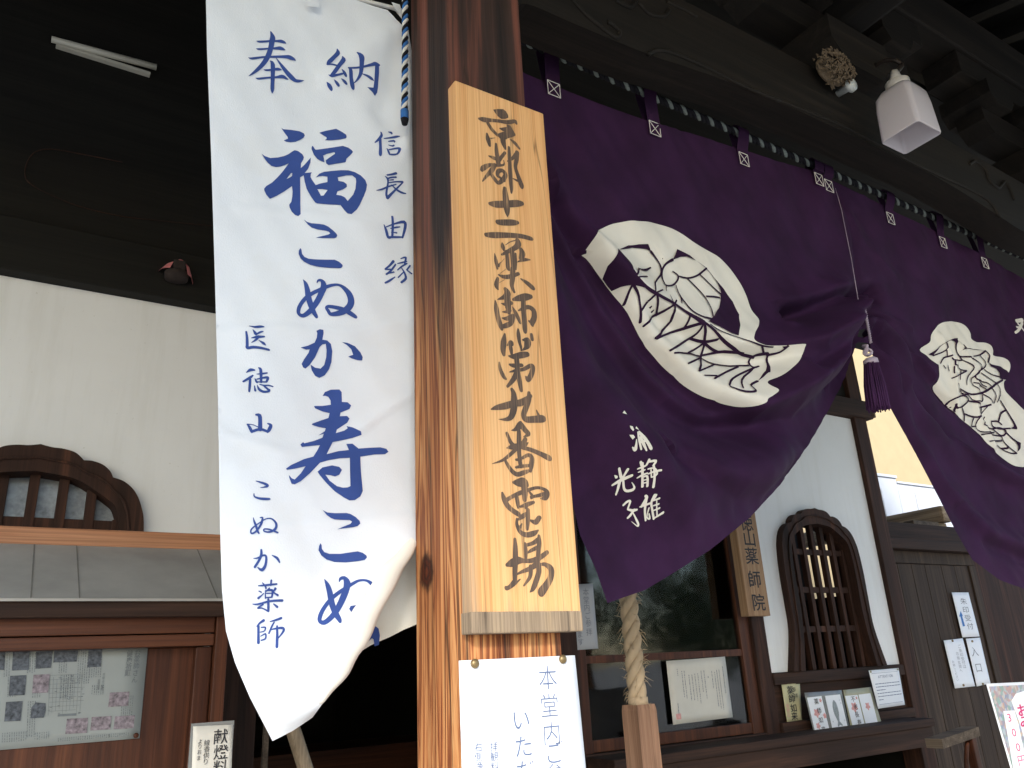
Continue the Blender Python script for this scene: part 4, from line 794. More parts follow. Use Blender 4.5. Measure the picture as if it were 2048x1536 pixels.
N = len(secs[0]); m.add([p for s in secs for p in s], [(i*N+k, i*N+(k+1) % N, (i+1)*N+(k+1) % N, (i+1)*N+k) for i in range(len(secs)-1) for k in range(N)]
      + [((len(secs)-1)*N+k, (len(secs)-1)*N+(k+1) % N, (k+1) % N, k) for k in range(N)])
m.build('glass_shade', 'milk_glass', lamp, True)
m = MB(); m.tube([(cx, cy, 3.350), (cx, cy, 3.358), (cx, cy, 3.376), (cx, cy, 3.382)], [.037, .040, .040, .03], 20); m.build('collar', 'lamp_collar', lamp, True)
m = MB(); m.tube([(cx, cy, 3.378), (cx, cy, 3.40), (cx, cy, 3.425)], [.020, .018, .012], 14); m.build('socket', 'lamp_collar', lamp, True)
m = MB(); m.tube([(cx, cy, 3.36), (cx, cy, 3.33), (cx, cy, 3.30), (cx, cy, 3.262), (cx, cy, 3.25)], [.013, .014, .026, .026, .012], 14); m.build('bulb', 'lamp_collar', lamp, True)
ar = [[(2.4432, 3.4746)][0]+(1.14,), [(2.4354, 3.5009)][0]+(1.15,), [(2.4296, 3.5241)][0]+(1.18,), [(2.4330, 3.5344)][0]+(1.22,), [(2.4598, 3.5503)][0]+(1.27,), [(2.4772, 3.5520)][0]+(1.305,)]
m = MB(); m.tube(catmull([(cx, cy, 3.42)]+[(p[0], p[2], p[1]) for p in ar], 5), .0085, 8); m.build('arm', 'iron', lamp, True)

# ================================================================== purple curtain
CUR = [(1.0245, 3.1486), (1.0514, 3.1451), (1.0768, 3.1389), (1.1001, 3.1386), (1.1250, 3.1402), (1.1494, 3.1407), (1.1681, 3.1338), (1.1933, 3.1354), (1.2243, 3.1446), (1.2517, 3.1486), (1.2758, 3.1479), (1.3005, 3.1479), (1.3263, 3.1486), (1.3505, 3.1472), (1.3784, 3.1472), (1.4103, 3.1515), (1.4396, 3.1522), (1.4660, 3.1494), (1.4925, 3.1466), (1.5185, 3.1429), (1.5470, 3.1387), (1.5775, 3.1361), (1.6165, 3.1462), (1.6640, 3.1641), (1.7092, 3.1788), (1.7434, 3.1823), (1.7774, 3.1854), (1.8079, 3.1841), (1.8458, 3.1890), (1.8841, 3.1938), (1.9195, 3.1957), (1.9540, 3.1964), (2.0060, 3.1930), (2.0422, 3.1941), (2.0775, 3.1941), (2.1194, 3.1989), (2.1629, 3.2044), (2.2112, 3.2174), (2.2533, 3.2253), (2.2990, 3.2353), (2.3334, 3.2367), (2.3696, 3.2391), (2.4250, 3.2322), (2.4853, 3.2325), (2.5223, 3.2292), (2.5555, 3.2232), (2.5894, 3.2174), (2.6226, 3.2109), (2.6892, 3.2178), (2.7535, 3.2223), (2.8013, 3.2162), (2.8519, 3.1995), (2.9030, 3.1950), (2.9475, 3.1865), (3.0081, 3.1863), (3.0705, 3.1935), (3.1193, 3.1928), (3.1652, 3.1902), (3.2156, 3.1836), (3.3084, 3.1919), (3.3675, 3.1826), (3.4062, 3.1678), (3.4565, 3.1582), (3.5146, 3.1528), (3.5794, 3.1490), (3.6479, 3.1462), (3.7092, 3.1396), (3.7553, 3.1279), (3.8166, 3.1222), (3.8944, 3.1227), (3.8641, 3.0760), (3.8463, 3.0349), (3.8235, 2.9922), (3.8141, 2.9551), (3.7974, 2.9155), (3.7891, 2.8793), (3.7710, 2.8401), (3.7564, 2.8024), (3.7311, 2.7616), (3.7129, 2.7236), (3.6863, 2.6834), (3.6740, 2.6480), (3.6558, 2.6113), (3.6458, 2.5772), (3.6345, 2.5431), (3.6176, 2.5078), (3.6050, 2.4748), (3.5802, 2.4392), (3.5648, 2.4062), (3.5399, 2.3714), (3.5272, 2.3398), (3.5097, 2.3074), (3.4976, 2.2766), (3.4893, 2.2467), (3.4738, 2.2157), (3.4643, 2.1862), (3.4527, 2.1564), (3.4328, 2.1256), (3.4205, 2.0964), (3.4093, 2.0676), (3.4217, 2.0410), (3.4000, 2.0098), (3.3549, 1.9760), (3.3431, 1.9470), (3.3299, 1.9181), (3.3191, 1.8897), (3.3134, 1.8621), (3.3035, 1.8343), (3.3025, 1.8074), (3.2856, 1.7795), (3.2584, 1.7514), (3.2429, 1.7243), (3.2303, 1.6978), (3.1809, 1.7074), (3.1456, 1.7175), (3.1008, 1.7270), (3.0425, 1.7365), (2.9980, 1.7465), (2.9538, 1.7564), (2.9188, 1.7730), (2.8774, 1.7889), (2.8389, 1.8048), (2.8087, 1.8212), (2.7937, 1.8461), (2.7756, 1.8707), (2.7547, 1.8949), (2.7350, 1.9191), (2.7223, 1.9439), (2.7124, 1.9692), (2.7041, 1.9949), (2.6943, 2.0204), (2.6809, 2.0428), (2.6664, 2.0650), (2.6509, 2.0870), (2.6363, 2.1092), (2.6233, 2.1317), (2.6111, 2.1544), (2.5987, 2.1771), (2.5857, 2.1984), (2.5714, 2.2195), (2.5570, 2.2405), (2.5443, 2.2619), (2.5316, 2.2834), (2.5196, 2.3050), (2.5081, 2.3269), (2.4991, 2.3499), (2.4895, 2.3728), (2.4794, 2.3955), (2.4692, 2.4182), (2.4603, 2.4424), (2.4575, 2.4689), (2.4569, 2.4964), (2.4504, 2.5218), (2.4469, 2.5484), (2.4036, 2.5585), (2.4041, 2.5889), (2.1714, 2.5160), (2.3762, 2.5822), (2.3839, 2.5605), (2.4136, 2.5477), (2.4130, 2.5230), (2.4086, 2.4969), (2.3950, 2.4672), (2.3625, 2.4306), (2.3250, 2.3961), (2.2915, 2.3636), (2.2544, 2.3303), (2.2238, 2.2997), (2.1873, 2.2695), (2.1468, 2.2384), (2.1130, 2.2100), (2.0723, 2.1800), (2.0357, 2.1516), (1.9998, 2.1270), (1.9524, 2.0995), (1.9318, 2.0800), (1.9282, 2.0651), (1.9287, 2.0513), (1.9180, 2.0345), (1.8971, 2.0152), (1.8707, 1.9972), (1.8441, 1.9793), (1.8217, 1.9627), (1.7903, 1.9441), (1.7644, 1.9270), (1.7295, 1.9083), (1.6982, 1.8931), (1.6644, 1.8776), (1.6378, 1.8637), (1.6156, 1.8508), (1.5922, 1.8378), (1.5729, 1.8257), (1.5540, 1.8137), (1.5279, 1.8022), (1.5047, 1.7914), (1.4819, 1.7807), (1.4563, 1.7697), (1.4345, 1.7593), (1.4134, 1.7492), (1.3914, 1.7398), (1.3711, 1.7308), (1.3526, 1.7220), (1.3321, 1.7131), (1.3069, 1.7068), (1.2839, 1.7008), (1.2594, 1.6947), (1.2320, 1.6883), (1.2079, 1.6823), (1.2018, 1.6982), (1.1961, 1.7142), (1.1908, 1.7303), (1.1860, 1.7465), (1.1816, 1.7629), (1.1757, 1.7779), (1.1697, 1.7930), (1.1634, 1.8081), (1.1567, 1.8231), (1.1495, 1.8380), (1.1462, 1.8540), (1.1423, 1.8698), (1.1378, 1.8855), (1.1330, 1.9012), (1.1280, 1.9168), (1.1230, 1.9324), (1.1181, 1.9480), (1.1134, 1.9638), (1.1088, 1.9796), (1.1042, 1.9954), (1.0995, 2.0112), (1.0946, 2.0270), (1.0893, 2.0425), (1.0835, 2.0579), (1.0772, 2.0730), (1.0705, 2.0878), (1.0649, 2.1027), (1.0594, 2.1176), (1.0543, 2.1327), (1.0501, 2.1482), (1.0461, 2.1640), (1.0424, 2.1798), (1.0390, 2.1958), (1.0358, 2.2121), (1.0330, 2.2285), (1.0304, 2.2452), (1.0278, 2.2619), (1.0251, 2.2786), (1.0221, 2.2952), (1.0189, 2.3116), (1.0159, 2.3282), (1.0131, 2.3450), (1.0103, 2.3618), (1.0075, 2.3788), (1.0049, 2.3959), (1.0024, 2.4132), (0.9999, 2.4305), (0.9973, 2.4479), (0.9947, 2.4652), (0.9925, 2.4830), (0.9930, 2.5035), (0.9997, 2.5306), (1.0279, 2.5796), (1.0448, 2.6185), (1.0466, 2.6426), (1.0453, 2.6635), (1.0427, 2.6833), (1.0396, 2.7025), (1.0360, 2.7212), (1.0327, 2.7403), (1.0411, 2.7732), (1.0358, 2.7903), (1.0304, 2.8073), (1.0251, 2.8243), (1.0244, 2.8470), (1.0290, 2.8768), (1.0329, 2.9062), (1.0336, 2.9317), (1.0329, 2.9554), (1.0319, 2.9790), (1.0315, 3.0037), (1.0315, 3.0290), (1.0307, 3.0534), (1.0290, 3.0767), (1.0269, 3.0997), (1.0253, 3.1234)]
FOLD_GAIN = 1.5
FOLDS = [
 ([(1.0517, 2.7393), (1.0831, 2.6394), (1.1716, 2.5425), (1.2583, 2.4626), (1.3215, 2.3736), (1.3654, 2.3064), (1.4717, 2.2289), (1.6028, 2.1945), (1.7757, 2.2128), (1.9615, 2.3080), (2.1355, 2.4261), (2.3358, 2.6473)], .046, .125, .026),
 ([(1.1651, 2.7366), (1.2307, 2.5942), (1.3224, 2.4589), (1.4011, 2.3634), (1.5002, 2.2762), (1.6238, 2.2049), (1.7816, 2.1774), (1.9646, 2.2139), (2.1612, 2.3361), (2.3683, 2.5216)], -.058, .032, .090),
 ([(1.0209, 2.4791), (1.0638, 2.3387), (1.1404, 2.1921), (1.2213, 2.1249), (1.2837, 2.0730), (1.3689, 2.0124), (1.4688, 1.9817), (1.6156, 1.9950), (1.7292, 2.0458), (1.9424, 2.2075), (2.1998, 2.4828)], .072, .105, .115),
 ([(1.4468, 2.0359), (1.5271, 1.9739), (1.6533, 1.9450), (1.7968, 1.9639), (1.9203, 2.0392)], -.030, .030, .065),
 ([(1.2520, 2.5970), (1.3077, 2.5577), (1.4339, 2.4996), (1.6174, 2.4554), (1.7539, 2.4227), (1.8860, 2.4335), (2.0485, 2.4658), (2.2004, 2.5426), (2.3775, 2.6738)], .030, .085, .026),
 ([(1.4654, 2.4590), (1.6485, 2.3913), (1.8129, 2.3789), (1.9974, 2.4004), (2.2188, 2.4984)], -.012, .020, .050),
 ([(2.0560, 2.5837), (2.1787, 2.6262), (2.3902, 2.7172), (2.5932, 2.7862)], -.055, .028, .036),
 ([(2.0196, 2.3749), (2.1612, 2.4545), (2.4670, 2.6823)], -.028, .024, .028),
 ([(2.0293, 2.6250), (2.1839, 2.6470), (2.3873, 2.7053)], .014, .05, .022),
 ([(2.3864, 2.6801), (2.4996, 2.6459), (2.6447, 2.5964), (2.7603, 2.5426), (2.8195, 2.4839)], .032, .020, .040),
 ([(2.5367, 2.7151), (2.6743, 2.6053), (2.8124, 2.4688), (2.9327, 2.4023)], -.026, .022, .030),
 ([(2.3779, 2.6098), (2.5241, 2.4672), (2.6691, 2.3339), (2.8120, 2.2447), (2.9519, 2.1871), (3.2712, 2.1087)], .036, .030, .060),
 ([(2.5371, 2.5787), (2.6558, 2.4056), (2.8152, 2.2551), (2.9951, 2.1402), (3.3820, 2.0523)], -.022, .022, .050),
 ([(2.4846, 2.4516), (2.5844, 2.2484), (2.7213, 2.0679), (2.9081, 1.9225), (3.1841, 1.8624)], .022, .05, .03),
 ([(2.7836, 1.9954), (2.9271, 1.8882), (3.2716, 1.8176)], -.014, .02, .03),
 ([(2.9388, 2.6705), (3.0118, 2.5837), (2.9604, 2.4142)], .008, .016, .016),
 ([(3.0751, 2.6568), (3.1468, 2.5529), (3.0895, 2.3710), (3.1356, 2.2575)], .009, .016, .018),
 ([(2.4909, 3.1728), (2.5198, 2.9912), (2.4821, 2.7361)], -.008, .018, .02),
 ([(2.4897, 3.0980), (2.5951, 2.9562), (2.7514, 2.8671)], .008, .03, .03),
 ([(2.5838, 3.1150), (2.7531, 2.9633), (3.0008, 2.9119)], -.006, .03, .03),
 ([(1.1752, 3.0971), (1.2715, 2.8914), (1.4706, 2.7006)], .010, .06, .04),
 ([(1.1590, 2.9885), (1.2128, 2.8060), (1.3065, 2.6872)], -.008, .04, .04),
 ([(1.6019, 3.1363), (1.7549, 2.8876), (2.0408, 2.7058)], .005, .08, .05),
]
GATHER = [
 ([(2.4350, 2.7013), (2.2017, 2.6043), (2.0108, 2.5346)], .012, .014, .012), ([(2.4915, 2.7208), (2.2633, 2.5647), (2.0820, 2.4537)], -.012, .012, .012),
 ([(2.4262, 2.6866), (2.2340, 2.5044), (2.0897, 2.3897)], .014, .012, .014), ([(2.4875, 2.7081), (2.3437, 2.5201), (2.2228, 2.3750)], -.012, .012, .012),
 ([(2.4382, 2.6800), (2.3408, 2.5257), (2.2459, 2.3850)], .010, .010, .012), ([(2.4460, 2.7049), (2.6115, 2.7018), (2.7713, 2.6729)], .010, .012, .012),
 ([(2.5075, 2.7214), (2.6451, 2.6430), (2.7838, 2.5536)], -.014, .012, .012), ([(2.4391, 2.6738), (2.5167, 2.5358), (2.5761, 2.4143)], .014, .012, .014),
 ([(2.4918, 2.6801), (2.5180, 2.5112), (2.5475, 2.3848)], -.010, .010, .012), ([(2.4956, 2.7441), (2.3093, 2.7005), (2.1618, 2.6394)], -.016, .012, .02)]
def curtain_d(X, Z):
    D = FOLD_GAIN*ridges(FOLDS, X, Z) + ridges(GATHER, X, Z)
    top = np.clip((Z-2.55)/.6, 0, 1)
    D += .006*np.sin(X*13.0)*top + .004*np.sin(X*23+Z*5)*top
    D += .0035*np.sin(X*9+Z*14) + .0025*np.sin(X*31-Z*17) + .0012*np.sin(X*67+Z*49)
    return D
def cur_surf(e): return lambda X, Z: YC - curtain_d(X, Z) - e
curtain = empty('temple_curtain', (2.42, 1.5, 3.2), 'deep purple cloth curtain with white leaf crests, tied up in the middle', 'curtain')
pts, tris = fill(CUR, .0065)
m = MB(); lay(m, pts, tris, cur_surf(0)); m.build('curtain_cloth', 'purple_cloth', curtain, True)
for e in MARKS['crestw']:
    p, t = marks(e.replace('P', 'C'), 4, .0045); m = MB(); lay(m, p, t, cur_surf(.0025)); m.build('crest', 'crest_white', curtain, True)
for e in MARKS['crestd']:
    p, t = marks(e, 3, .0045, 8); m = MB(); lay(m, p, t, cur_surf(.0060)); m.build('crest_lines', 'purple_print', curtain, True)
m = MB()
for e in MARKS['curtainlet'][:-1]:
    p, t = marks(e, 3, .0045, 8); lay(m, p, t, cur_surf(.003))
m.build('dyed_lettering', 'crest_white', curtain, True)
m = MB(); p, t = marks(MARKS['curtainlet'][-1], 3, .0045, 8); lay(m, p, t, cur_surf(.0025)); m.build('dyed_lettering', 'crest_white', curtain, True)
# hanging loops with stitched boxes
LOOPS = [(1.1643, 3.1141), (1.5464, 3.1136), (1.9716, 3.1538), (2.3744, 3.1981), (2.4301, 3.1878), (2.8140, 3.1609), (3.1580, 3.1380), (3.4661, 3.1151)]
def loop(x, z):
    yb = float(YC-curtain_d(np.array([x]), np.array([z]))[0])-.003; w = .026; zr = 3.262
    path = [(yb, z-.028), (yb, z+.03), (1.484, zr-.03), (1.478, zr), (1.487, zr+.018), (1.50, zr+.022), (1.513, zr+.018), (1.522, zr), (1.518, zr-.03), (yb+.012, z)]
    c = catmull(path, 4); m = MB()
    m.add([(x+s*w, p[0], p[1]) for p in c for s in (-1, 1)], [(2*i, 2*i+1, 2*i+3, 2*i+2) for i in range(len(c)-1)])
    lp = m.build('hanging_loop', 'purple_cloth', curtain, True)
    m = MB(); a = .0215; y = yb-.002; q = [(x-a, z-.024), (x+a, z-.024), (x+a, z+.024), (x-a, z+.024)]
    for i, j in ((0, 1), (1, 2), (2, 3), (3, 0), (0, 2), (1, 3)): m.tube([(q[i][0], y, q[i][1]), (q[j][0], y, q[j][1])], .0012, 5)
    m.build('stitching', 'stitch_white', lp)
for p in LOOPS: loop(*p)
# seam cord down to the knot
m = MB(); k0 = [(2.3837, 2.6805)][0]
sc = [(2.4724, 3.1925), (2.4630, 3.0921), (2.4652, 2.8858), (2.3105, 2.6548)]
m.tube([(p[0], float(YC-curtain_d(np.array([p[0]]), np.array([p[1]]))[0])-.006, p[1]) for p in sc], .0012, 6)
m.build('tie_cord', 'cord_pale', curtain, True)
m = MB(); yk = 1.435
bmm = bmesh.new(); bmesh.ops.create_icosphere(bmm, subdivisions=3, radius=1)
for v in bmm.verts:
    n_ = 1+.18*math.sin(v.co.x*7+v.co.z*5)
    v.co = Vector((k0[0]+v.co.x*.028*n_, yk+v.co.y*.026, k0[1]-.012+v.co.z*.03*n_))
m.bm(bmm); m.build('tie_knot', 'purple_cloth', curtain, True)

tas = empty('curtain_tassel', (2.372, 1.42, 2.5), 'purple thread tassel hanging on a pale cord from the tied curtain', 'tassel')
cordp = [(2.3319, 2.6232), (2.3288, 2.5622), (2.3245, 2.4983)]
m = MB(); m.rope([(p[0], 1.40, p[1]) for p in cordp], .0048, .016, 2); m.build('cord', 'cord_pale', tas, True)
hx, hz = [(2.2939, 2.4590)][0]
m = MB()
for k in range(3):
    a = k*1.1; c = [(hx+.011*math.cos(t+a), 1.40+.009*math.sin(t*2+a), hz+.008+.016*math.sin(t+a*.7)) for t in [2*math.pi*i/16 for i in range(17)]]
    m.tube(c, .0042, 6, False)
m.build('cord_knot', 'cord_pale', tas, True)
tx, tz = [(2.3004, 2.4304)][0]; bx, bz = [(2.2878, 2.2653)][0]
m = MB(); m.tube([(tx-.002, 1.40, tz+.012), (tx, 1.40, tz+.004), (tx, 1.40, tz-.008), (tx, 1.40, tz-.012)], [.012, .023, .024, .02], 16); m.build('tassel_head', 'cord_pale', tas, True)
m = MB()
for k in range(150):
    a = random.random()*2*math.pi; r = random.random()**.5
    p0 = Vector((tx+.021*r*math.cos(a), 1.40+.021*r*math.sin(a), tz-.008))
    p1 = Vector((bx+.036*r*math.cos(a+.1)+random.uniform(-.002, .002), 1.40+.034*r*math.sin(a+.1), bz+random.uniform(-.006, .006)))
    m.tube([p0, p0.lerp(p1, .5)+Vector((.004*math.cos(a), .004*math.sin(a), 0)), p1], .0022, 5)
m.build('thread_skirt', 'tassel_thread', tas, True)

m = MB(); m.rope([(.90, 1.50, 3.262), (1.6, 1.50, 3.260), (2.42, 1.50, 3.262), (3.2, 1.50, 3.258), (3.75, 1.50, 3.25), (3.94, 1.50, 3.25)], .0125, .062, 3, 12, [0, 1, 0])
tag(m.build('curtain_rope', ['rope_black', 'rope_teal'], None, True), 'black and pale twisted rope carrying the purple curtain along the beam', 'rope')

# ================================================================== white banner
BAN = [(0.1959, 3.0425), (0.2005, 3.0231), (0.2051, 3.0038), (0.2097, 2.9847), (0.2143, 2.9657), (0.2161, 2.9466), (0.2179, 2.9276), (0.2197, 2.9087), (0.2213, 2.8895), (0.2229, 2.8700), (0.2245, 2.8505), (0.2260, 2.8311), (0.2279, 2.8122), (0.2298, 2.7937), (0.2317, 2.7756), (0.2336, 2.7577), (0.2355, 2.7399), (0.2374, 2.7221), (0.2392, 2.7041), (0.2410, 2.6861), (0.2428, 2.6681), (0.2445, 2.6504), (0.2463, 2.6331), (0.2482, 2.6160), (0.2500, 2.5993), (0.2519, 2.5828), (0.2537, 2.5662), (0.2555, 2.5496), (0.2572, 2.5329), (0.2589, 2.5161), (0.2605, 2.4994), (0.2621, 2.4828), (0.2638, 2.4664), (0.2654, 2.4503), (0.2672, 2.4343), (0.2689, 2.4186), (0.2707, 2.4030), (0.2724, 2.3875), (0.2741, 2.3719), (0.2757, 2.3563), (0.2773, 2.3406), (0.2788, 2.3249), (0.2803, 2.3092), (0.2819, 2.2937), (0.2833, 2.2786), (0.2847, 2.2638), (0.2862, 2.2491), (0.2877, 2.2344), (0.2891, 2.2199), (0.2906, 2.2053), (0.2911, 2.1889), (0.2929, 2.1754), (0.2944, 2.1614), (0.2957, 2.1468), (0.2968, 2.1322), (0.2980, 2.1177), (0.2991, 2.1033), (0.3003, 2.0891), (0.3015, 2.0750), (0.3027, 2.0609), (0.3038, 2.0469), (0.3048, 2.0323), (0.3057, 2.0177), (0.3065, 2.0031), (0.3071, 1.9882), (0.3075, 1.9733), (0.3085, 1.9593), (0.3091, 1.9449), (0.3097, 1.9307), (0.3103, 1.9166), (0.3109, 1.9026), (0.3115, 1.8887), (0.3120, 1.8749), (0.3125, 1.8612), (0.3129, 1.8476), (0.3133, 1.8340), (0.3136, 1.8206), (0.3139, 1.8073), (0.3142, 1.7942), (0.3151, 1.7817), (0.3158, 1.7692), (0.3166, 1.7569), (0.3175, 1.7447), (0.3184, 1.7326), (0.3194, 1.7206), (0.3204, 1.7087), (0.3215, 1.6969), (0.3236, 1.6837), (0.3258, 1.6705), (0.3280, 1.6574), (0.3302, 1.6444), (0.3324, 1.6314), (0.3368, 1.6190), (0.3413, 1.6066), (0.3459, 1.5942), (0.3506, 1.5819), (0.3562, 1.5708), (0.3621, 1.5598), (0.3681, 1.5488), (0.3742, 1.5378), (0.3804, 1.5267), (0.3883, 1.5152), (0.3969, 1.5034), (0.4054, 1.4916), (0.4137, 1.4798), (0.4222, 1.4678), (0.4308, 1.4558), (0.4401, 1.4603), (0.4494, 1.4649), (0.4585, 1.4696), (0.4665, 1.4762), (0.4750, 1.4828), (0.4906, 1.4885), (0.4868, 1.5000), (0.4915, 1.5105), (0.4987, 1.5208), (0.5093, 1.5311), (0.5139, 1.5427), (0.5204, 1.5544), (0.5271, 1.5663), (0.5331, 1.5781), (0.5392, 1.5900), (0.5455, 1.6021), (0.5520, 1.6143), (0.5588, 1.6268), (0.5680, 1.6393), (0.5773, 1.6520), (0.5867, 1.6649), (0.5958, 1.6779), (0.6051, 1.6912), (0.6152, 1.7034), (0.6258, 1.7159), (0.6365, 1.7285), (0.6470, 1.7413), (0.6577, 1.7544), (0.6684, 1.7677), (0.6796, 1.7813), (0.6983, 1.8003), (0.7010, 1.8153), (0.7043, 1.8307), (0.7061, 1.8457), (0.7092, 1.8614), (0.7111, 1.8768), (0.7121, 1.8919), (0.7128, 1.9069), (0.7133, 1.9220), (0.7137, 1.9372), (0.7139, 1.9523), (0.7140, 1.9674), (0.7140, 1.9826), (0.7139, 1.9978), (0.7138, 2.0131), (0.7139, 2.0286), (0.7141, 2.0443), (0.7144, 2.0602), (0.7148, 2.0762), (0.7151, 2.0923), (0.7151, 2.1083), (0.7146, 2.1239), (0.7152, 2.1405), (0.7151, 2.1567), (0.7152, 2.1731), (0.7154, 2.1897), (0.7158, 2.2066), (0.7162, 2.2237), (0.7166, 2.2408), (0.7169, 2.2579), (0.7167, 2.2747), (0.7156, 2.2907), (0.7169, 2.3092), (0.7170, 2.3265), (0.7172, 2.3442), (0.7175, 2.3621), (0.7178, 2.3801), (0.7181, 2.3981), (0.7181, 2.4160), (0.7179, 2.4337), (0.7177, 2.4515), (0.7175, 2.4695), (0.7174, 2.4878), (0.7176, 2.5064), (0.7178, 2.5253), (0.7178, 2.5440), (0.7174, 2.5622), (0.7178, 2.5818), (0.7174, 2.6004), (0.7171, 2.6190), (0.7169, 2.6381), (0.7169, 2.6575), (0.7170, 2.6773), (0.7171, 2.6972), (0.7168, 2.7165), (0.7161, 2.7355), (0.7156, 2.7547), (0.7150, 2.7740), (0.7147, 2.7937), (0.7146, 2.8140), (0.7141, 2.8352), (0.7137, 2.8564), (0.7130, 2.8774), (0.7120, 2.8980), (0.7110, 2.9187), (0.7102, 2.9399), (0.7107, 2.9636), (0.7114, 2.9881), (0.7119, 3.0127), (0.7094, 3.0359), (0.7062, 3.0580), (0.7018, 3.0776), (0.6965, 3.0952), (0.6780, 3.0938), (0.6700, 3.1085), (0.6576, 3.1284), (0.6428, 3.1427), (0.6243, 3.1416), (0.6057, 3.1397), (0.5818, 3.1380), (0.5584, 3.1369), (0.5510, 3.1570), (0.5436, 3.1772), (0.5362, 3.1975), (0.5288, 3.2178), (0.5100, 3.2077), (0.4920, 3.1992), (0.4741, 3.1911), (0.4563, 3.1820), (0.4384, 3.1722), (0.4209, 3.1633), (0.4039, 3.1557), (0.3871, 3.1481), (0.3703, 3.1395), (0.3534, 3.1301), (0.3368, 3.1214), (0.3207, 3.1136), (0.3047, 3.1059), (0.2886, 3.0971), (0.2726, 3.0873), (0.2568, 3.0778), (0.2413, 3.0693), (0.2261, 3.0611), (0.2110, 3.0523)]
BF = [
 ([(0.3136, 1.6693), (0.3345, 1.6215), (0.3617, 1.5738), (0.3948, 1.5359), (0.4289, 1.5169), (0.4628, 1.5149), (0.4971, 1.5279)], .065, .24, .045),
 ([(0.6822, 3.1065), (0.5937, 3.0030), (0.4959, 2.8715)], .012, .035, .03),
 ([(0.6924, 3.1298), (0.6700, 2.9764), (0.6306, 2.8252)], -.010, .035, .03),
 ([(0.6821, 3.0904), (0.6938, 2.9388), (0.6887, 2.7305)], .012, .018, .02),
 ([(0.2895, 2.1885), (0.4131, 2.2174), (0.5605, 2.2399), (0.7072, 2.2920)], .0042, .007, .014),
 ([(0.3136, 1.9823), (0.4259, 1.9600), (0.5042, 1.9727)], .0034, .007, .014),
 ([(0.7055, 2.1148), (0.6296, 2.0601), (0.5861, 2.0226)], .0046, .007, .012),
 ([(0.3187, 2.4684), (0.4428, 2.4984), (0.5789, 2.5121), (0.7046, 2.5581)], .0034, .007, .014),
 ([(0.3264, 1.8007), (0.4700, 1.8236), (0.7035, 1.8553)], .0042, .007, .014),
 ([(0.6926, 1.7909), (0.6382, 1.7110), (0.5817, 1.6295), (0.5355, 1.5618), (0.5021, 1.5155)], .026, .022, .055),
 ([(0.4356, 1.4578), (0.4721, 1.5092)], .010, .03, .03),
]
def banner_d(X, Z):
    D = ridges(BF, X, Z)
    return D + .006*np.sin(X*11+Z*2.2) + .003*np.sin(X*19-Z*6) + .0008*np.sin(X*53+Z*41)
def ban_surf(e): return lambda X, Z: YB - banner_d(X, Z) - e
ban = empty('dedication_banner', (.5, 1.48, 3.1), 'tall white cloth banner with blue brush lettering, its foot curled up beside the post', 'banner')
pts, tris = fill(BAN, .0095); m = MB(); lay(m, pts, tris, ban_surf(0)); m.build('banner_cloth', 'banner_cloth', ban, True)
m = MB()
for e in MARKS['banner']:
    p, t = marks(e, 3, .012); lay(m, p, t, ban_surf(.0014))
m.build('lettering', 'banner_blue', ban, True)
# curled hem: the cloth rolls over on itself and hangs on behind
cl = [(0.6933, 1.7980), (0.6654, 1.7650), (0.6282, 1.7217), (0.5763, 1.6513), (0.5390, 1.5982), (0.5081, 1.5550), (0.4822, 1.5138)]
rad = [.009, .015, .021, .025, .026, .022, .008]
cc = catmull([(p[0], p[1], r) for p, r in zip(cl, rad)], 5); m = MB(); V = []; NA = 13
for i, q in enumerate(cc):
    a_, b_ = cc[max(i-1, 0)], cc[min(i+1, len(cc)-1)]; d = np.array((b_[0]-a_[0], b_[1]-a_[1])); d /= np.linalg.norm(d)
    nn = np.array((-d[1], d[0]));  nn = nn if nn[0] > 0 else -nn
    y0 = float(YB-banner_d(np.array([q[0]]), np.array([q[1]]))[0])
    for k in range(NA):
        a = R_(175 - k*255/(NA-1)); rr_ = q[2]*(1+.08*math.sin(i*.9+k*.7))
        V.append((q[0]+nn[0]*rr_*math.cos(a), y0+.002-rr_*.75*math.sin(a), q[1]+nn[1]*rr_*math.cos(a)))
m.add(V, [(i*NA+k, i*NA+k+1, (i+1)*NA+k+1, (i+1)*NA+k) for i in range(len(cc)-1) for k in range(NA-1)])
m.build('rolled_hem', 'banner_back_cloth', ban, True)
BK = [(0.7381, 1.8231), (0.7361, 1.6461), (0.6997, 1.6332), (0.6729, 1.6205), (0.6331, 1.6057), (0.5967, 1.5877), (0.5517, 1.5733), (0.5801, 1.6172), (0.6300, 1.7007), (0.6947, 1.8008)]
pts, tris = fill(BK, .012); m = MB(); lay(m, pts, tris, lambda X, Z: 1.52+.006*np.sin(X*40+Z*20)); m.build('folded_tail', 'banner_back_cloth', ban, True)
m = MB()
for e in MARKS['bannerback']:
    p, t = marks(e, 3); lay(m, p, t, lambda X, Z: 1.517+.006*np.sin(X*40+Z*20))
m.build('lettering', 'banner_blue', ban, True)
tb = [(0.4323, 3.1011), (0.4614, 3.1159), (0.4634, 3.0551), (0.4344, 3.0456)]; m = MB()
m.add([(p[0], 1.466, p[1]) for p in tb], [(3, 2, 1, 0)]); m.build('hanging_tab', 'banner_cloth', ban)
tb = [(0.6507, 3.1657), (0.6730, 3.1668), (0.6841, 3.1165), (0.6771, 3.1165), (0.6577, 3.1332)]; m = MB(); m.add([(p[0], 1.468-.002*i, p[1]) for i, p in enumerate(tb)], [(4, 3, 2, 1, 0)]); m.build('hanging_tab', 'banner_cloth', ban)
pl = [(0.3737, 3.1156), (0.4712, 3.1281), (0.5519, 3.1447), (0.6079, 3.1594), (0.6588, 3.1696), (0.7011, 3.1736)]
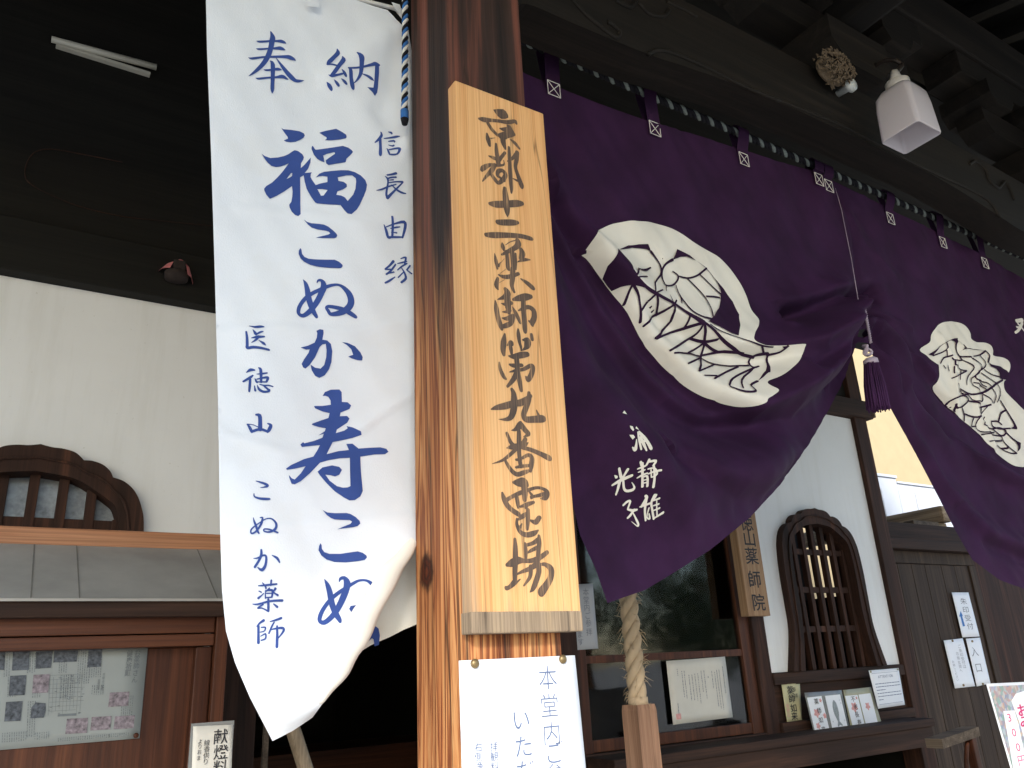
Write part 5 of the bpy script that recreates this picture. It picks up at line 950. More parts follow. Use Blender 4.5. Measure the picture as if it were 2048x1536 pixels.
m = MB(); m.tube([(p[0], 1.488, p[1]) for p in pl], .0055, 10)
tag(m.build('banner_pole', 'pole_white', None, True), 'thin white rod carrying the top of the white banner', 'rod')
rp = [(0.6689, 3.2373), (0.6682, 3.1069), (0.6675, 2.9516), (0.6654, 2.8010)]
m = MB(); m.rope([(p[0], 1.425, p[1]) for p in rp], .0080, .042, 3, 12, [0, 1, 2])
e0 = rp[-1]; m.cur = 2; m.tube([(e0[0], 1.425, e0[1]+.005), (e0[0], 1.425, e0[1]-.02)], .0098, 10); m.cur = 0; m.tube([(e0[0], 1.425, e0[1]-.02), (e0[0], 1.425, e0[1]-.034)], [.0098, .007], 10)
tag(m.build('striped_rope', ['rope_black', 'rope_white', 'rope_blue'], None, True), 'hanging end of a blue, white and black twisted rope between banner and post', 'rope')

# ================================================================== wooden name board on the post
nb = empty('name_board', (.686, 1.215, 1.613), 'pale upright wooden board with black brushed characters on the porch post', 'sign')
m = MB(); m.box(.686, .9165, 1.215, 1.2485, 1.6145, 2.746, .0035); m.build('board', 'board_wood', nb)
m = MB(); m.box(.6845, .918, 1.2138, 1.2505, 1.608, 1.644, .003); m.build('foot_strip', 'board_strip_wood', nb)
m = MB()
for e in MARKS['board']:
    p, t = marks(e, 4, 0, 12); lay(m, p, t, lambda X, Z: np.full_like(X, 1.2142))
m.build('lettering', 'board_ink', nb)

# ================================================================== notices and small things
def inks(mb, y, text, ps, wt=0.0):
    """glyphs at (x, z, width, height) of their em box on the plane y"""
    for ch, p in zip(text, ps):
        vs, fs = glyph(ch, wt)
        if len(vs): mb.add([(p[0]+q[0]*p[2]/.94, y, p[1]+q[1]*p[3]/.94) for q in vs], fs)
def letter(parent, mt, y, text, ps, wt=0.0, name='lettering'):
    m = MB(); inks(m, y, text, ps, wt); return m.build(name, mt, parent)
def notice(name, label, cat, y, corners, mt, bow=.0):
    s = Sheet(on(y, corners), bow); c = s.at(.5, 1.0)
    o = empty(name, tuple(c), label, cat, {'paper_notice': 'paper notices about the entrance', 'sample_case': 'clear cases of sample cards on the ledge'}.get(name))
    m = MB(); s.sheet(m, 8, .0009); m.build('sheet', mt, o, True)
    return o, s
def dashes(s, m, u, v0, v1, w=.012, gap=.25, seg=.03, seed=0):
    """a column of small illegible print"""
    rnd = random.Random(seed); v = v0
    while v < v1:
        L = seg*rnd.uniform(.4, 1.3); s.rect(m, u-w/2*rnd.uniform(.6, 1), v, u+w/2*rnd.uniform(.6, 1), min(v1, v+L)); v += L+seg*gap*rnd.uniform(.5, 2)
def rowdash(s, m, u0, u1, v, h=.012, seg=.05, seed=0):
    rnd = random.Random(seed); u = u0
    while u < u1:
        L = seg*rnd.uniform(.5, 1.5); s.rect(m, u, v-h/2, min(u1, u+L), v+h/2); u += L+.012

# white visiting notice pinned under the name board
o, s = notice('paper_notice', 'white paper notice with blue lettering pinned to the post under the name board', 'notice', 1.2465,
              [(0.6769, 1.5671), (0.9182, 1.5675), (0.9296, 1.2345), (0.6780, 1.2308)], 'paper')
y = 1.2452
letter(o, 'print_blue', y, '本堂内ご参拝', [(0.8544, 1.5322, 0.0400, 0.0403), (0.8545, 1.4868, 0.0396, 0.0394), (0.8556, 1.4414, 0.0392, 0.0386), (0.8610, 1.4115, 0.0392, 0.0381), (0.8561, 1.3751, 0.0387, 0.0374), (0.8554, 1.3373, 0.0384, 0.0367)], -0.01, 'lettering')
letter(o, 'print_blue', y, 'いただけます', [(0.7945, 1.4665, 0.0377, 0.0364), (0.7962, 1.4259, 0.0374, 0.0357), (0.7978, 1.3879, 0.0371, 0.0350), (0.7995, 1.3521, 0.0369, 0.0344), (0.8005, 1.3171, 0.0366, 0.0338), (0.8013, 1.2810, 0.0363, 0.0332)], -0.005, 'lettering')
letter(o, 'print_blue', y, '拝観料', [(0.7379, 1.4301, 0.0156, 0.0143), (0.7383, 1.4153, 0.0156, 0.0142), (0.7382, 1.4008, 0.0155, 0.0141)], 0.0, 'small_lettering')
letter(o, 'print_blue', y, '右側浄財', [(0.7080, 1.4319, 0.0153, 0.0141), (0.7078, 1.4173, 0.0152, 0.0140), (0.7085, 1.4034, 0.0152, 0.0139), (0.7084, 1.3902, 0.0151, 0.0138)], 0.0, 'small_lettering')
for p in [(0.7064, 1.5615), (0.8894, 1.5618)]:
    m = MB(); m.tube([(p[0], 1.2466, p[1]), (p[0], 1.243, p[1]), (p[0], 1.2405, p[1]), (p[0], 1.2398, p[1])], [.0078, .0078, .005, .001], 14); m.build('pin', 'brass_pin', o, True)

o, s = notice('paper_notice', 'grey laminated notice on the glass door, half hidden behind the name board', 'notice', 3.398, [(2.4235, 1.9372), (2.6523, 1.9495), (2.6537, 1.6255), (2.4396, 1.6201)], 'paper_grey')
letter(o, 'print_grey', 3.3965, '本堂内ご参拝', [(2.6012, 1.9055, 0.0388, 0.0380), (2.6002, 1.8665, 0.0387, 0.0377), (2.6006, 1.8278, 0.0386, 0.0375), (2.6038, 1.7893, 0.0385, 0.0373), (2.6028, 1.7510, 0.0384, 0.0370), (2.6026, 1.7076, 0.0383, 0.0368)], 0.0, 'lettering')
letter(o, 'print_grey', 3.3965, 'きます', [(2.5418, 1.7335, 0.0378, 0.0345), (2.5439, 1.6970, 0.0377, 0.0343), (2.5459, 1.6606, 0.0376, 0.0341)], 0.0, 'lettering')

o, s = notice('paper_notice', 'pale sheet of small vertical print behind the door glass, with a red seal', 'notice', 3.398, [(3.1059, 1.5485), (3.5521, 1.5557), (3.5512, 1.2382), (3.1066, 1.2324)], 'paper_grey')
for mt in ('paper',): o.children[0].data.materials[0] = MAT['paper_cream']
m = MB(); cols = [(.93,.16,.60),(.86,.21,.86),(.82,.21,.84),(.78,.24,.80),(.73,.22,.5),(.66,.3,.33),(.60,.2,.66),(.55,.2,.55),(.49,.24,.72),(.44,.24,.68),(.39,.25,.66),(.34,.25,.66),(.27,.18,.62),(.23,.18,.6),(.16,.14,.25),(.11,.68,.86)]
for i, (u, a, b) in enumerate(cols): dashes(s, m, u, a, b, .013, .25, .03, i)
m.build('small_print', 'print_grey', o)
m = MB(); s.rect(m, .06, .84, .14, .93); m.build('red_seal', 'print_red', o)

# offering sign at the left foot of the banner
o, s = notice('offering_sign', 'small cream offering sign with brushed black characters below the glass showcase', 'sign', 2.0, [(0.4154, 1.4648), (0.5009, 1.4620), (0.5074, 1.2911), (0.4237, 1.2912)], 'paper_cream')
letter(o, 'print_black', 1.9975, '献燈料', [(0.4757, 1.4397, 0.0310, 0.0308), (0.4784, 1.4074, 0.0308, 0.0305), (0.4791, 1.3767, 0.0306, 0.0301)], 0.006, 'lettering')
letter(o, 'print_black', 1.9975, '線香供り', [(0.4466, 1.4289, 0.0126, 0.0127), (0.4472, 1.4162, 0.0126, 0.0127), (0.4470, 1.4035, 0.0125, 0.0126), (0.4469, 1.3910, 0.0125, 0.0126)], 0.0, 'lettering')
letter(o, 'print_black', 1.9975, 'よりおま', [(0.4319, 1.4327, 0.0096, 0.0106), (0.4323, 1.4228, 0.0095, 0.0105), (0.4324, 1.4119, 0.0095, 0.0105), (0.4319, 1.4000, 0.0095, 0.0105)], 0.0, 'lettering')
bx = [(0.4121, 1.4686), (0.5044, 1.4665)]; m = MB(); m.box(bx[0][0], bx[1][0], 2.003, 2.008, 1.2, bx[0][1]+.002); m.build('clear_holder', 'plastic_sleeve', o)
m = MB(); m.box(.44, .47, 2.010, 2.04, .0, 1.25, .003); m.build('stake', 'red_wood_up', o)

# hanging name plaque by the lattice window
c4 = [(3.6607, 1.7658), (3.8446, 1.7720)]
hp = empty('hanging_plaque', (c4[0][0], 3.28, c4[0][1]), 'narrow brown wooden plaque with black characters beside the lattice window', 'sign')
m = MB(); m.box(c4[0][0], c4[1][0], 3.28, 3.338, c4[0][1], 2.66, .003); m.build('plank', 'sign_wood', hp)
letter(hp, 'print_black', 3.2785, '医徳山薬師院', [(3.7507, 2.4131, 0.1089, 0.1027), (3.7526, 2.3051, 0.1084, 0.1012), (3.7609, 2.2118, 0.1081, 0.1000), (3.7578, 2.1066, 0.1075, 0.0985), (3.7553, 1.9726, 0.1068, 0.0966), (3.7603, 1.8421, 0.1062, 0.0948)], 0.008, 'lettering')

# things on the ledge below the lattice window
o, s = notice('paper_charm', 'yellowish paper charm standing on the ledge, left of the sample cards', 'charm', 3.375, [(3.9596, 1.3852), (4.1199, 1.3819), (4.0884, 1.1861), (3.9589, 1.1852)], 'ofuda_paper')
m = MB(); q = [(4.0048, 1.4122), (4.0813, 1.4134), (4.0827, 1.3831), (4.0031, 1.3830)]; m.add(on(3.3745, q), [(3, 2, 1, 0)]); m.build('top_slip', 'ofuda_paper', o)
letter(o, 'print_black', 3.372, '薬師如来', [(4.0242, 1.3520, 0.0557, 0.0458), (4.0273, 1.3068, 0.0556, 0.0455), (4.0277, 1.2552, 0.0555, 0.0452), (4.0254, 1.2110, 0.0553, 0.0449)], 0.008, 'lettering')
letter(o, 'print_black', 3.372, '奉拝', [(4.0581, 1.3536, 0.0336, 0.0279), (4.0660, 1.3184, 0.0337, 0.0278)], 0.0, 'lettering')
letter(o, 'print_black', 3.372, '札', [(4.0382, 1.3993, 0.0380, 0.0182)], 0.0, 'lettering')
letter(o, 'print_red', 3.372, '医徳山', [(3.9813, 1.2684, 0.0264, 0.0218), (3.9787, 1.2448, 0.0263, 0.0218), (3.9773, 1.2211, 0.0263, 0.0217)], 0.0, 'red_lettering')

def sleeve(corners, cards, mt, label):
    o, s = notice('sample_case', label, 'display case', 3.30, corners, mt)
    for k, (qc, body, red) in enumerate(cards):
        cs = Sheet(on(3.297, qc)); m = MB(); cs.sheet(m, 4, .0008); cd = m.build('sample_card', 'paper', o)
        if body == 'fish':
            m = MB(); pr = [(.0, .10), (.04, .06), (.12, .02), (.2, .0)]
            L = [(.47, .12), (.40, .19), (.34, .30), (.33, .44), (.37, .57), (.44, .68), (.46, .74), (.40, .85), (.42, .90), (.55, .84), (.72, .88), (.71, .83), (.58, .74), (.60, .64), (.66, .50), (.66, .34), (.62, .21), (.54, .13)]
            cs.poly(m, [(u-.02, v+.02) for u, v in L]); m.build('fish_print', 'fish_print', cd)
            for u, v in ((.86, .16), (.9, .25), (.14, .75), (.9, .75)):
                m = MB(); cs.glyph(m, '印', u, v, .010, 0); m.build('card_print', 'print_grey', cd)
        else:
            m = MB(); n = len(body)
            for i, ch in enumerate(body): cs.glyph(m, ch, .55+(.05 if i % 2 else 0), .13+.78*i/max(1, n-1), .034, .006, 1.2, .0018)
            m.build('card_print', 'print_black', cd)
            for rk, (u, v, r) in enumerate(red):
                m = MB()
                q = [(u+r*(1+.25*math.sin(5*a+rk))*math.cos(a)/cs.w, v+r*(1+.25*math.sin(5*a+rk))*math.sin(a)/cs.h) for a in [2*math.pi*t/22 for t in range(22)]]
                cs.poly(m, q[::-1], .0010); m.build('red_seal', 'print_red', cd)
sleeve([(4.0545, 1.3361), (4.3930, 1.3322), (4.4094, 1.0918), (4.0838, 1.0909)],
       [([(4.0670, 1.3087), (4.1968, 1.3101), (4.2191, 1.1158), (4.0910, 1.1151)], '薬師如来', [(.4, .45, .022), (.3, .80, .016), (.85, .12, .010), (.9, .55, .014)]),
        ([(4.2288, 1.3089), (4.3690, 1.3093), (4.3869, 1.1179), (4.2465, 1.1191)], 'fish', [])], 'plastic_sleeve',
       'grey clear case holding two sample cards, one printed with a fish, on the ledge')
sleeve([(4.4075, 1.3314), (4.6817, 1.3342), (4.7258, 1.0932), (4.4195, 1.0924)],
       [([(4.4126, 1.2983), (4.5320, 1.2972), (4.5486, 1.1308), (4.4341, 1.1309)], '不老長寿', [(.5, .40, .026), (.85, .1, .008)]),
        ([(4.5421, 1.2981), (4.6608, 1.3001), (4.6789, 1.1312), (4.5611, 1.1313)], '', [(.5, .42, .020)])], 'sleeve_olive',
       'olive tinted clear case holding two cards with pink seals, beside the attention sheet')
o, s = notice('paper_notice', 'white ATTENTION sheet in English leaning on the right end of the ledge', 'notice', 3.28, [(4.6610, 1.4309), (4.9715, 1.4329), (4.9623, 1.2144), (4.6839, 1.2094)], 'paper')
m = MB(); s.row(m, 'ATTENTION', .275, .19, .056, .0225, .004)
m.build('lettering', 'print_blue', o)
m = MB()
for i, (v, u1) in enumerate(((.37, .93), (.45, .95), (.535, .42), (.62, .93), (.70, .95), (.785, .26))): rowdash(s, m, .10, u1, v, .018, .08, i)
s.rect(m, .06, .085, .94, .092); s.rect(m, .07, .90, .93, .907); m.build('small_print', 'print_blue', o)
for u in (.04, .95):
    m = MB(); c = s.at(u, .035, .003); m.box(c.x-.006, c.x+.006, c.y-.002, c.y+.002, c.z-.006, c.z+.006); m.build('tape', 'sleeve_olive', o)

# ================================================================== bell rope
br = empty('bell_rope', (1.613, 1.9, 1.0), 'thick twisted straw bell rope with a square wooden handle before the glass doors', 'rope')
m = MB(); m.rope([(1.613, 1.9, 3.45), (1.613, 1.9, 2.6), (1.612, 1.9, 1.40)], .0265, .14, 3, 22, None, 10)
for k in range(260):
    z = random.uniform(1.42, 2.3); a = random.uniform(0, 6.28); r_ = .024; d = Vector((math.cos(a), math.sin(a), random.uniform(-1.2, 1.2))).normalized(); p0 = Vector((1.613+r_*math.cos(a), 1.9+r_*math.sin(a), z))
    m.tube([p0, p0+d*random.uniform(.006, .016), p0+d*random.uniform(.016, .03)+Vector((0, 0, -.006))], [.0011, .0008, .0003], 4)
m.tube([(1.613, 1.9, 1.43), (1.613, 1.9, 1.455)], .029, 12); m.build('straw_rope', 'straw_rope', br, True)
m = MB(); x0, x1 = 1.578, 1.648; yy = 1.9
def ringz(z, k): h = (x1-x0)/2*k; return [(1.613-h, yy-h, z), (1.613+h, yy-h, z), (1.613+h, yy+h, z), (1.613-h, yy+h, z)]
sec = [ringz(.98, .93), ringz(1.0, 1), ringz(1.42, 1), ringz(1.436, .93), ringz(1.436, .62)]
m.add([p for q in sec for p in q], [(i*4+k, i*4+(k+1) % 4, (i+1)*4+(k+1) % 4, (i+1)*4+k) for i in range(4) for k in range(4)]+[(3, 2, 1, 0), (16, 17, 18, 19)])
m.build('handle', 'handle_wood', br)

# ================================================================== left: showcase under a small copper roof
sc = empty('notice_showcase', (.0, 2.3, .74), 'red brown wooden showcase with a grey metal roof, below the white wall', 'showcase')
boxpart('ridge_board', 'orange_wood', sc, -1.2, .60, 2.49, 2.53, 1.925, 1.972)
m = MB(); m.add([(-1.2, 2.50, 1.930), (.62, 2.50, 1.930), (.62, 2.19, 1.757), (-1.2, 2.19, 1.757), (-1.2, 2.50, 1.922), (.62, 2.50, 1.922), (.62, 2.192, 1.751), (-1.2, 2.192, 1.751)],
                [(0, 3, 2, 1), (4, 5, 6, 7), (3, 7, 6, 2), (0, 1, 5, 4), (1, 2, 6, 5), (0, 4, 7, 3)])
rf = m.build('metal_roof', 'copper_sheet', sc)
m = MB()
for x in (-1.0, -.72, -.45, -.17, .075, .175, .49):
    m.box(x-.0013, x+.0013, 0, 1, 0, 1); k = len(m.v)-8
    for i in range(8):
        vx, vy, vz = m.v[k+i]; m.v[k+i] = (vx, 2.191+.305*vy, 1.7565+.1705*vy+.0016*vz+.0005)
m.build('roof_seam', 'seam_dark', rf)
def sb(n, mt, *d): return boxpart(n, mt, sc, *d, bev=.003)
sb('eave_shadow_board', 'dark_wood_flat', -1.2, .618, 2.205, 2.23, 1.715, 1.7565)  # dark board, its colour stands for the shadow under the metal roof edge
sb('upper_rail', 'red_wood_flat', -1.2, .502, 2.25, 2.30, 1.677, 1.735)
sb('lower_rail', 'red_wood_flat', -1.2, .502, 2.246, 2.30, 1.645, 1.674)
sb('post', 'red_wood_up', .504, .536, 2.24, 2.31, .74, 1.735)
sb('post', 'red_wood_up', -.62, -.585, 2.24, 2.31, .74, 1.645)
sb('inner_stile', 'red_wood_up', .462, .502, 2.262, 2.30, 1.20, 1.643)
sb('back_panel', 'red_wood_up', -1.2, .504, 2.302, 2.325, 1.2, 1.645)
sb('lower_case', 'dark_wood_flat', -1.2, .536, 2.25, 2.55, .74, 1.198)
sb('back_wall', 'dark_wood_flat', -1.2, .536, 2.52, 2.55, 1.2, 1.90)

o, s = notice('printed_poster', 'grey newspaper poster with rows of small photographs inside the showcase', 'poster', 2.296, [(-0.0801, 1.6579), (0.3517, 1.6545), (0.3531, 1.4347), (-0.0448, 1.4335)], 'news_paper')
Y1 = 2.2945
letter(o, 'news_print', Y1, 'お薬師さん', [(0.3291, 1.6337, 0.0137, 0.0158), (0.3289, 1.6192, 0.0137, 0.0158), (0.3293, 1.6035, 0.0137, 0.0157), (0.3290, 1.5870, 0.0136, 0.0156), (0.3282, 1.5707, 0.0136, 0.0155)], 0.012, 'headline')
letter(o, 'news_print', Y1, '健康祈願', [(0.3111, 1.6331, 0.0136, 0.0158), (0.3116, 1.6165, 0.0136, 0.0157), (0.3115, 1.6021, 0.0135, 0.0156), (0.3111, 1.5866, 0.0135, 0.0155)], 0.014, 'headline')
letter(o, 'news_print', Y1, '京都十二薬師', [(0.2572, 1.5862, 0.0058, 0.0068), (0.2573, 1.5781, 0.0058, 0.0068), (0.2574, 1.5701, 0.0058, 0.0068), (0.2573, 1.5641, 0.0058, 0.0068), (0.2572, 1.5581, 0.0057, 0.0068), (0.2571, 1.5522, 0.0057, 0.0068)], 0.004, 'headline')
letter(o, 'news_print', Y1, '霊場巡拝', [(0.2479, 1.5726, 0.0057, 0.0064), (0.2479, 1.5658, 0.0057, 0.0064), (0.2479, 1.5594, 0.0057, 0.0064), (0.2478, 1.5535, 0.0057, 0.0063)], 0.004, 'headline')
PH = [[(0.0586, 1.6460), (0.0921, 1.6465), (0.0961, 1.6035), (0.0620, 1.6034)], [(0.1062, 1.6429), (0.1402, 1.6442), (0.1413, 1.6063), (0.1094, 1.6052)], [(0.1440, 1.6433), (0.1945, 1.6441), (0.1945, 1.6184), (0.1446, 1.6179)],
      [(0.2176, 1.6475), (0.2468, 1.6483), (0.2486, 1.6043), (0.2189, 1.6039)], [(0.0601, 1.5920), (0.0930, 1.5920), (0.0953, 1.5483), (0.0633, 1.5486)], [(0.1072, 1.5922), (0.1409, 1.5922), (0.1426, 1.5510), (0.1097, 1.5513)],
      [(0.0600, 1.5353), (0.0929, 1.5356), (0.0945, 1.4928), (0.0621, 1.4936)], [(0.1198, 1.5309), (0.1405, 1.5278), (0.1427, 1.5105), (0.1403, 1.4963), (0.1138, 1.4966), (0.1125, 1.5200)], [(0.2753, 1.5436), (0.3190, 1.5436), (0.3193, 1.5107), (0.2751, 1.5108)],
      [(0.1892, 1.4906), (0.2343, 1.4897), (0.2352, 1.4562), (0.1897, 1.4571)], [(0.2417, 1.4907), (0.2850, 1.4900), (0.2852, 1.4600), (0.2421, 1.4606)], [(0.2928, 1.4887), (0.3373, 1.4880), (0.3371, 1.4588), (0.2921, 1.4595)],
      [(-0.0054, 1.6472), (0.0427, 1.6473), (0.0468, 1.6056), (-0.0014, 1.6061)], [(-0.0026, 1.5829), (0.0346, 1.5826), (0.0380, 1.5397), (0.0010, 1.5404)]]
for i, q in enumerate(PH):
    m = MB(); m.add(on(Y1-.0004, q), [tuple(range(len(q)-1, -1, -1))]); m.build('photograph', 'photo_dark' if i not in (5, 9, 10, 11, 8) else 'photo_mauve', o)
m = MB(); q = [(0.1690, 1.5019), (0.2084, 1.5015), (0.2083, 1.4961), (0.1689, 1.4966)]; m.add(on(Y1-.0003, q), [(3, 2, 1, 0)])
rnd = random.Random(3)
blocks = [(.64,.70,.05,.40),(.70,.76,.05,.34),(.56,.62,.30,.55),(.885,.945,.55,.86),(.72,.78,.42,.52),(.44,.52,.86,.93),(.56,.70,.93,.965),(.70,.83,.93,.965),(.83,.94,.93,.965),(.28,.40,.84,.93),(.40,.44,.55,.9),(.30,.34,.30,.5),(.42,.46,.32,.52),(.545,.58,.16,.28),(.39,.425,.07,.27),(.28,.31,.05,.3)]
m.build('small_print', 'news_print', o)
for u0, u1, v0, v1 in blocks:
    u = u0; m = MB()
    while u < u1: dashes(s, m, u, v0, v1, .0045, .3, .02, rnd.randint(0, 999)); u += .0115
    m.build('small_print', 'news_print', o)
m = MB()
for k in range(10):                                                     # the little map in the middle
    u = .50+.018*k; s.rect(m, u, .30+.02*(k % 3), u+.0015, .70-.02*(k % 4))
    v = .30+.045*k
    if v < .7: s.rect(m, .50, v, .68-.02*(k % 3), v+.003)
for k in range(26):
    u, v = rnd.uniform(.49, .68), rnd.uniform(.30, .70); s.rect(m, u, v, u+.012, v+.006)
m.build('small_print', 'news_print', o)
m = MB(); pc = [(0.3443, 1.4417)][0]; m.tube([(pc[0], 2.2955, pc[1]), (pc[0], 2.291, pc[1]), (pc[0], 2.290, pc[1])], [.006, .006, .001], 12); m.build('pin', 'red_wood_up', o, True)

# dim things at the entrance behind the banner
m = MB(); q = [(0.7581, 1.4448), (0.8093, 1.3119)]
d = Vector((q[1][0]-q[0][0], 0, q[1][1]-q[0][1])).normalized(); t0 = Vector((q[0][0], 2.4, q[0][1])); m.tube([t0-d*.25, t0, t0+d*.35, t0+d*.72], [.020, .021, .022, .022], 12)
tag(m.build('wooden_pole', 'bamboo_pole_wood', None, True), 'leaning pale wooden pole in the dark entrance under the banner tip', 'pole')
m = MB(); m.box(.744, .760, 2.60, 2.616, .74, 1.75, .002); m.box(.70, .80, 2.56, 2.66, .70, .74, .004)
tag(m.build('slender_post', 'grey_wood', None), 'slender upright grey post in the entrance beside the banner tip', 'post')

# fluorescent tube, cable and pink lamp up on the dark wall
tl = empty('strip_light', (.093, 3.39, 4.29), 'unlit white fluorescent strip light high on the dark wall', 'light')
q = [(-0.1219, 4.2446), (0.3032, 4.2735)]
m = MB(); m.tube([(q[0][0], 3.362, q[0][1]), (q[1][0], 3.362, q[1][1])], .0145, 12); m.build('tube', 'tube_white', tl, True)
m = MB(); m.box(q[0][0]+.02, q[1][0]-.02, 3.372, 3.40, q[0][1]-.013, q[0][1]+.002, .003); m.build('housing', 'tube_white', tl)
pts_ = [(0.6206, 3.5307), (0.3996, 3.4961), (0.2393, 3.4749), (0.0844, 3.4765), (-0.0302, 3.5009), (-0.1065, 3.5306), (-0.1306, 3.5716), (-0.1278, 3.6363), (-0.1054, 3.6867), (-0.0503, 3.7179), (0.0698, 3.7316), (0.2193, 3.7426)]
m = MB(); m.tube(catmull([(p[0], 3.395, p[1]) for p in pts_], 5), .0022, 6)
tag(m.build('loose_cable', 'dark_wood_flat', None, True), 'thin brown cable looping across the dark wall', 'cable')
pk = [(0.4859, 3.2827), (0.4120, 3.1907), (0.5369, 3.1840), (0.4621, 3.1621), (0.4557, 3.2584), (0.4977, 3.2638), (0.4983, 3.2086), (0.4606, 3.2021)]
pl_ = empty('bracket_light', (pk[0][0], 3.33, pk[3][1]), 'small pink hooded wall light on the dark beam over the plaster wall', 'light')
m = MB(); ax, az = pk[0]; hw = .068; zb = az-.085
arc = [R_(180+180*k/12) for k in range(13)]
top_ = [(ax+.012*math.cos(a), 3.328+.02*math.sin(a), az) for a in arc]; mid_ = [(ax-.008+hw*.72*math.cos(a), 3.328+.06*math.sin(a), az-.035) for a in arc]; low_ = [(ax-.012+hw*math.cos(a)*1.05, 3.328+.085*math.sin(a), zb-.012*math.cos(a)*1.2) for a in arc]
V = top_+mid_+low_; m.add(V, [(r*13+k, r*13+k+1, (r+1)*13+k+1, (r+1)*13+k) for r in (0, 1) for k in range(12) if not (r == 1 and 4 <= k <= 7)])
m.build('hood', 'pink_enamel', pl_, True)
m = MB(); m.box(ax-.034, ax+.014, 3.262, 3.325, zb+.0, az-.028, .004); m.build('shade', 'dark_cloth', pl_)
m = MB(); m.tube([(ax-.012, 3.30, zb+.01), (ax-.012, 3.30, zb-.02), (ax-.012, 3.30, zb-.03)], [.05, .046, .02], 14); m.build('base_cup', 'dark_cloth', pl_, True)

# ================================================================== right: side gate and what lies beyond
gt = empty('side_gate', (6.2, 3.75, 0), 'dark plank side door and lintel to the right of the lattice window', 'gate')
m = MB(); xs = [5.42, 5.60, 5.875, 6.06, 6.24, 6.47, 6.66, 6.86]
for a, b in zip(xs, xs[1:]): m.box(a+.003, b-.003, 3.715, 3.745, .3, 2.17, .003)
m.build('door_planks', 'door_wood', gt)
boxpart('door_rail', 'door_wood', gt, 5.42, 6.95, 3.70, 3.75, 2.173, 2.268)
boxpart('door_stile', 'door_wood', gt, 6.862, 6.95, 3.70, 3.75, .3, 2.17)
boxpart('lintel', 'dark_wood_flat', gt, 5.36, 7.25, 3.62, 3.80, 2.27, 2.345)
boxpart('fascia_board', 'dark_wood_flat', gt, 5.36, 9.0, 3.82, 3.86, 2.347, 2.52)
boxpart('side_boards', 'dark_wood_up', gt, 6.955, 9.6, 3.74, 3.78, .0, 2.265)
m = MB(); m.box(7.10, 7.26, 3.95, 5.6, 2.60, 2.745, .03); bmt = m.build('roof_beam', 'tan_beam_wood', gt)
boxpart('strut', 'tan_beam_wood', gt, 7.12, 7.24, 4.02, 4.16, 2.36, 2.598)
m = MB(); m.box(6.7, 7.09, 4.0, 4.10, 2.53, 2.60, .01); m.build('cross_beam', 'grey_wood', gt)
o, s = notice('paper_notice', 'white sheet with four characters and a blue arrow on the side door', 'notice', 3.697, [(6.5085, 1.9524), (6.7505, 1.9535), (6.7641, 1.6088), (6.5146, 1.6077)], 'paper')
letter(o, 'print_grey', 3.6955, '朱印受付', [(6.6458, 1.8841, 0.0907, 0.0511), (6.6491, 1.8169, 0.0907, 0.0508), (6.6518, 1.7536, 0.0906, 0.0505), (6.6587, 1.6906, 0.0906, 0.0502)], 0.0, 'lettering')
m = MB(); q = [(6.5724, 1.8082), (6.5877, 1.7691), (6.5771, 1.7692), (6.5863, 1.6917), (6.5537, 1.6900), (6.5502, 1.7661), (6.5328, 1.7651)]; m.add(on(3.6955, q), [tuple(range(6, -1, -1))]); m.build('arrow', 'arrow_blue', o)
o, s = notice('paper_notice', 'white sheet of faint vertical handwriting on the side door, lower left', 'notice', 3.697, [(6.2463, 1.5910), (6.5159, 1.6010), (6.5370, 1.2461), (6.2578, 1.2449)], 'paper')
letter(o, 'faint_print', 3.6955, 'ご朱印受付は', [(6.4429, 1.5440, 0.0457, 0.0287), (6.4433, 1.5110, 0.0457, 0.0286), (6.4452, 1.4813, 0.0457, 0.0285), (6.4486, 1.4506, 0.0457, 0.0284), (6.4488, 1.4222, 0.0456, 0.0283), (6.4511, 1.3938, 0.0456, 0.0282)], 0.0, 'lettering')
letter(o, 'faint_print', 3.6955, '右側玄関へ', [(6.3913, 1.4907, 0.0370, 0.0273), (6.3898, 1.4581, 0.0370, 0.0272), (6.3884, 1.4256, 0.0370, 0.0271), (6.3902, 1.3963, 0.0370, 0.0270), (6.3876, 1.3662, 0.0369, 0.0269)], 0.0, 'lettering')
letter(o, 'faint_print', 3.6955, 'お越しください', [(6.3103, 1.4339, 0.0324, 0.0205), (6.3105, 1.4103, 0.0324, 0.0204), (6.3116, 1.3888, 0.0324, 0.0204), (6.3127, 1.3673, 0.0324, 0.0203), (6.3138, 1.3459, 0.0324, 0.0203), (6.3149, 1.3245, 0.0324, 0.0202), (6.3160, 1.3032, 0.0324, 0.0202)], 0.0, 'lettering')
for p in [(6.3615, 1.5858), (6.3756, 1.2620)]:
    m = MB(); m.tube([(p[0], 3.697, p[1]), (p[0], 3.69, p[1])], .009, 10); m.build('pin', 'brass_pin', o)
o, s = notice('paper_notice', 'white entrance sheet with two characters on the side door, lower right', 'notice', 3.697, [(6.5584, 1.5966), (6.7649, 1.6008), (6.7619, 1.2564), (6.5587, 1.2429)], 'paper')
letter(o, 'print_grey', 3.6955, '入口', [(6.6377, 1.4971, 0.0986, 0.0736), (6.6429, 1.3751, 0.0984, 0.0727)], -0.004, 'lettering')
for p in [(6.6360, 1.5756), (6.6470, 1.2567)]:
    m = MB(); m.tube([(p[0], 3.697, p[1]), (p[0], 3.69, p[1])], .009, 10); m.build('pin', 'brass_pin', o)

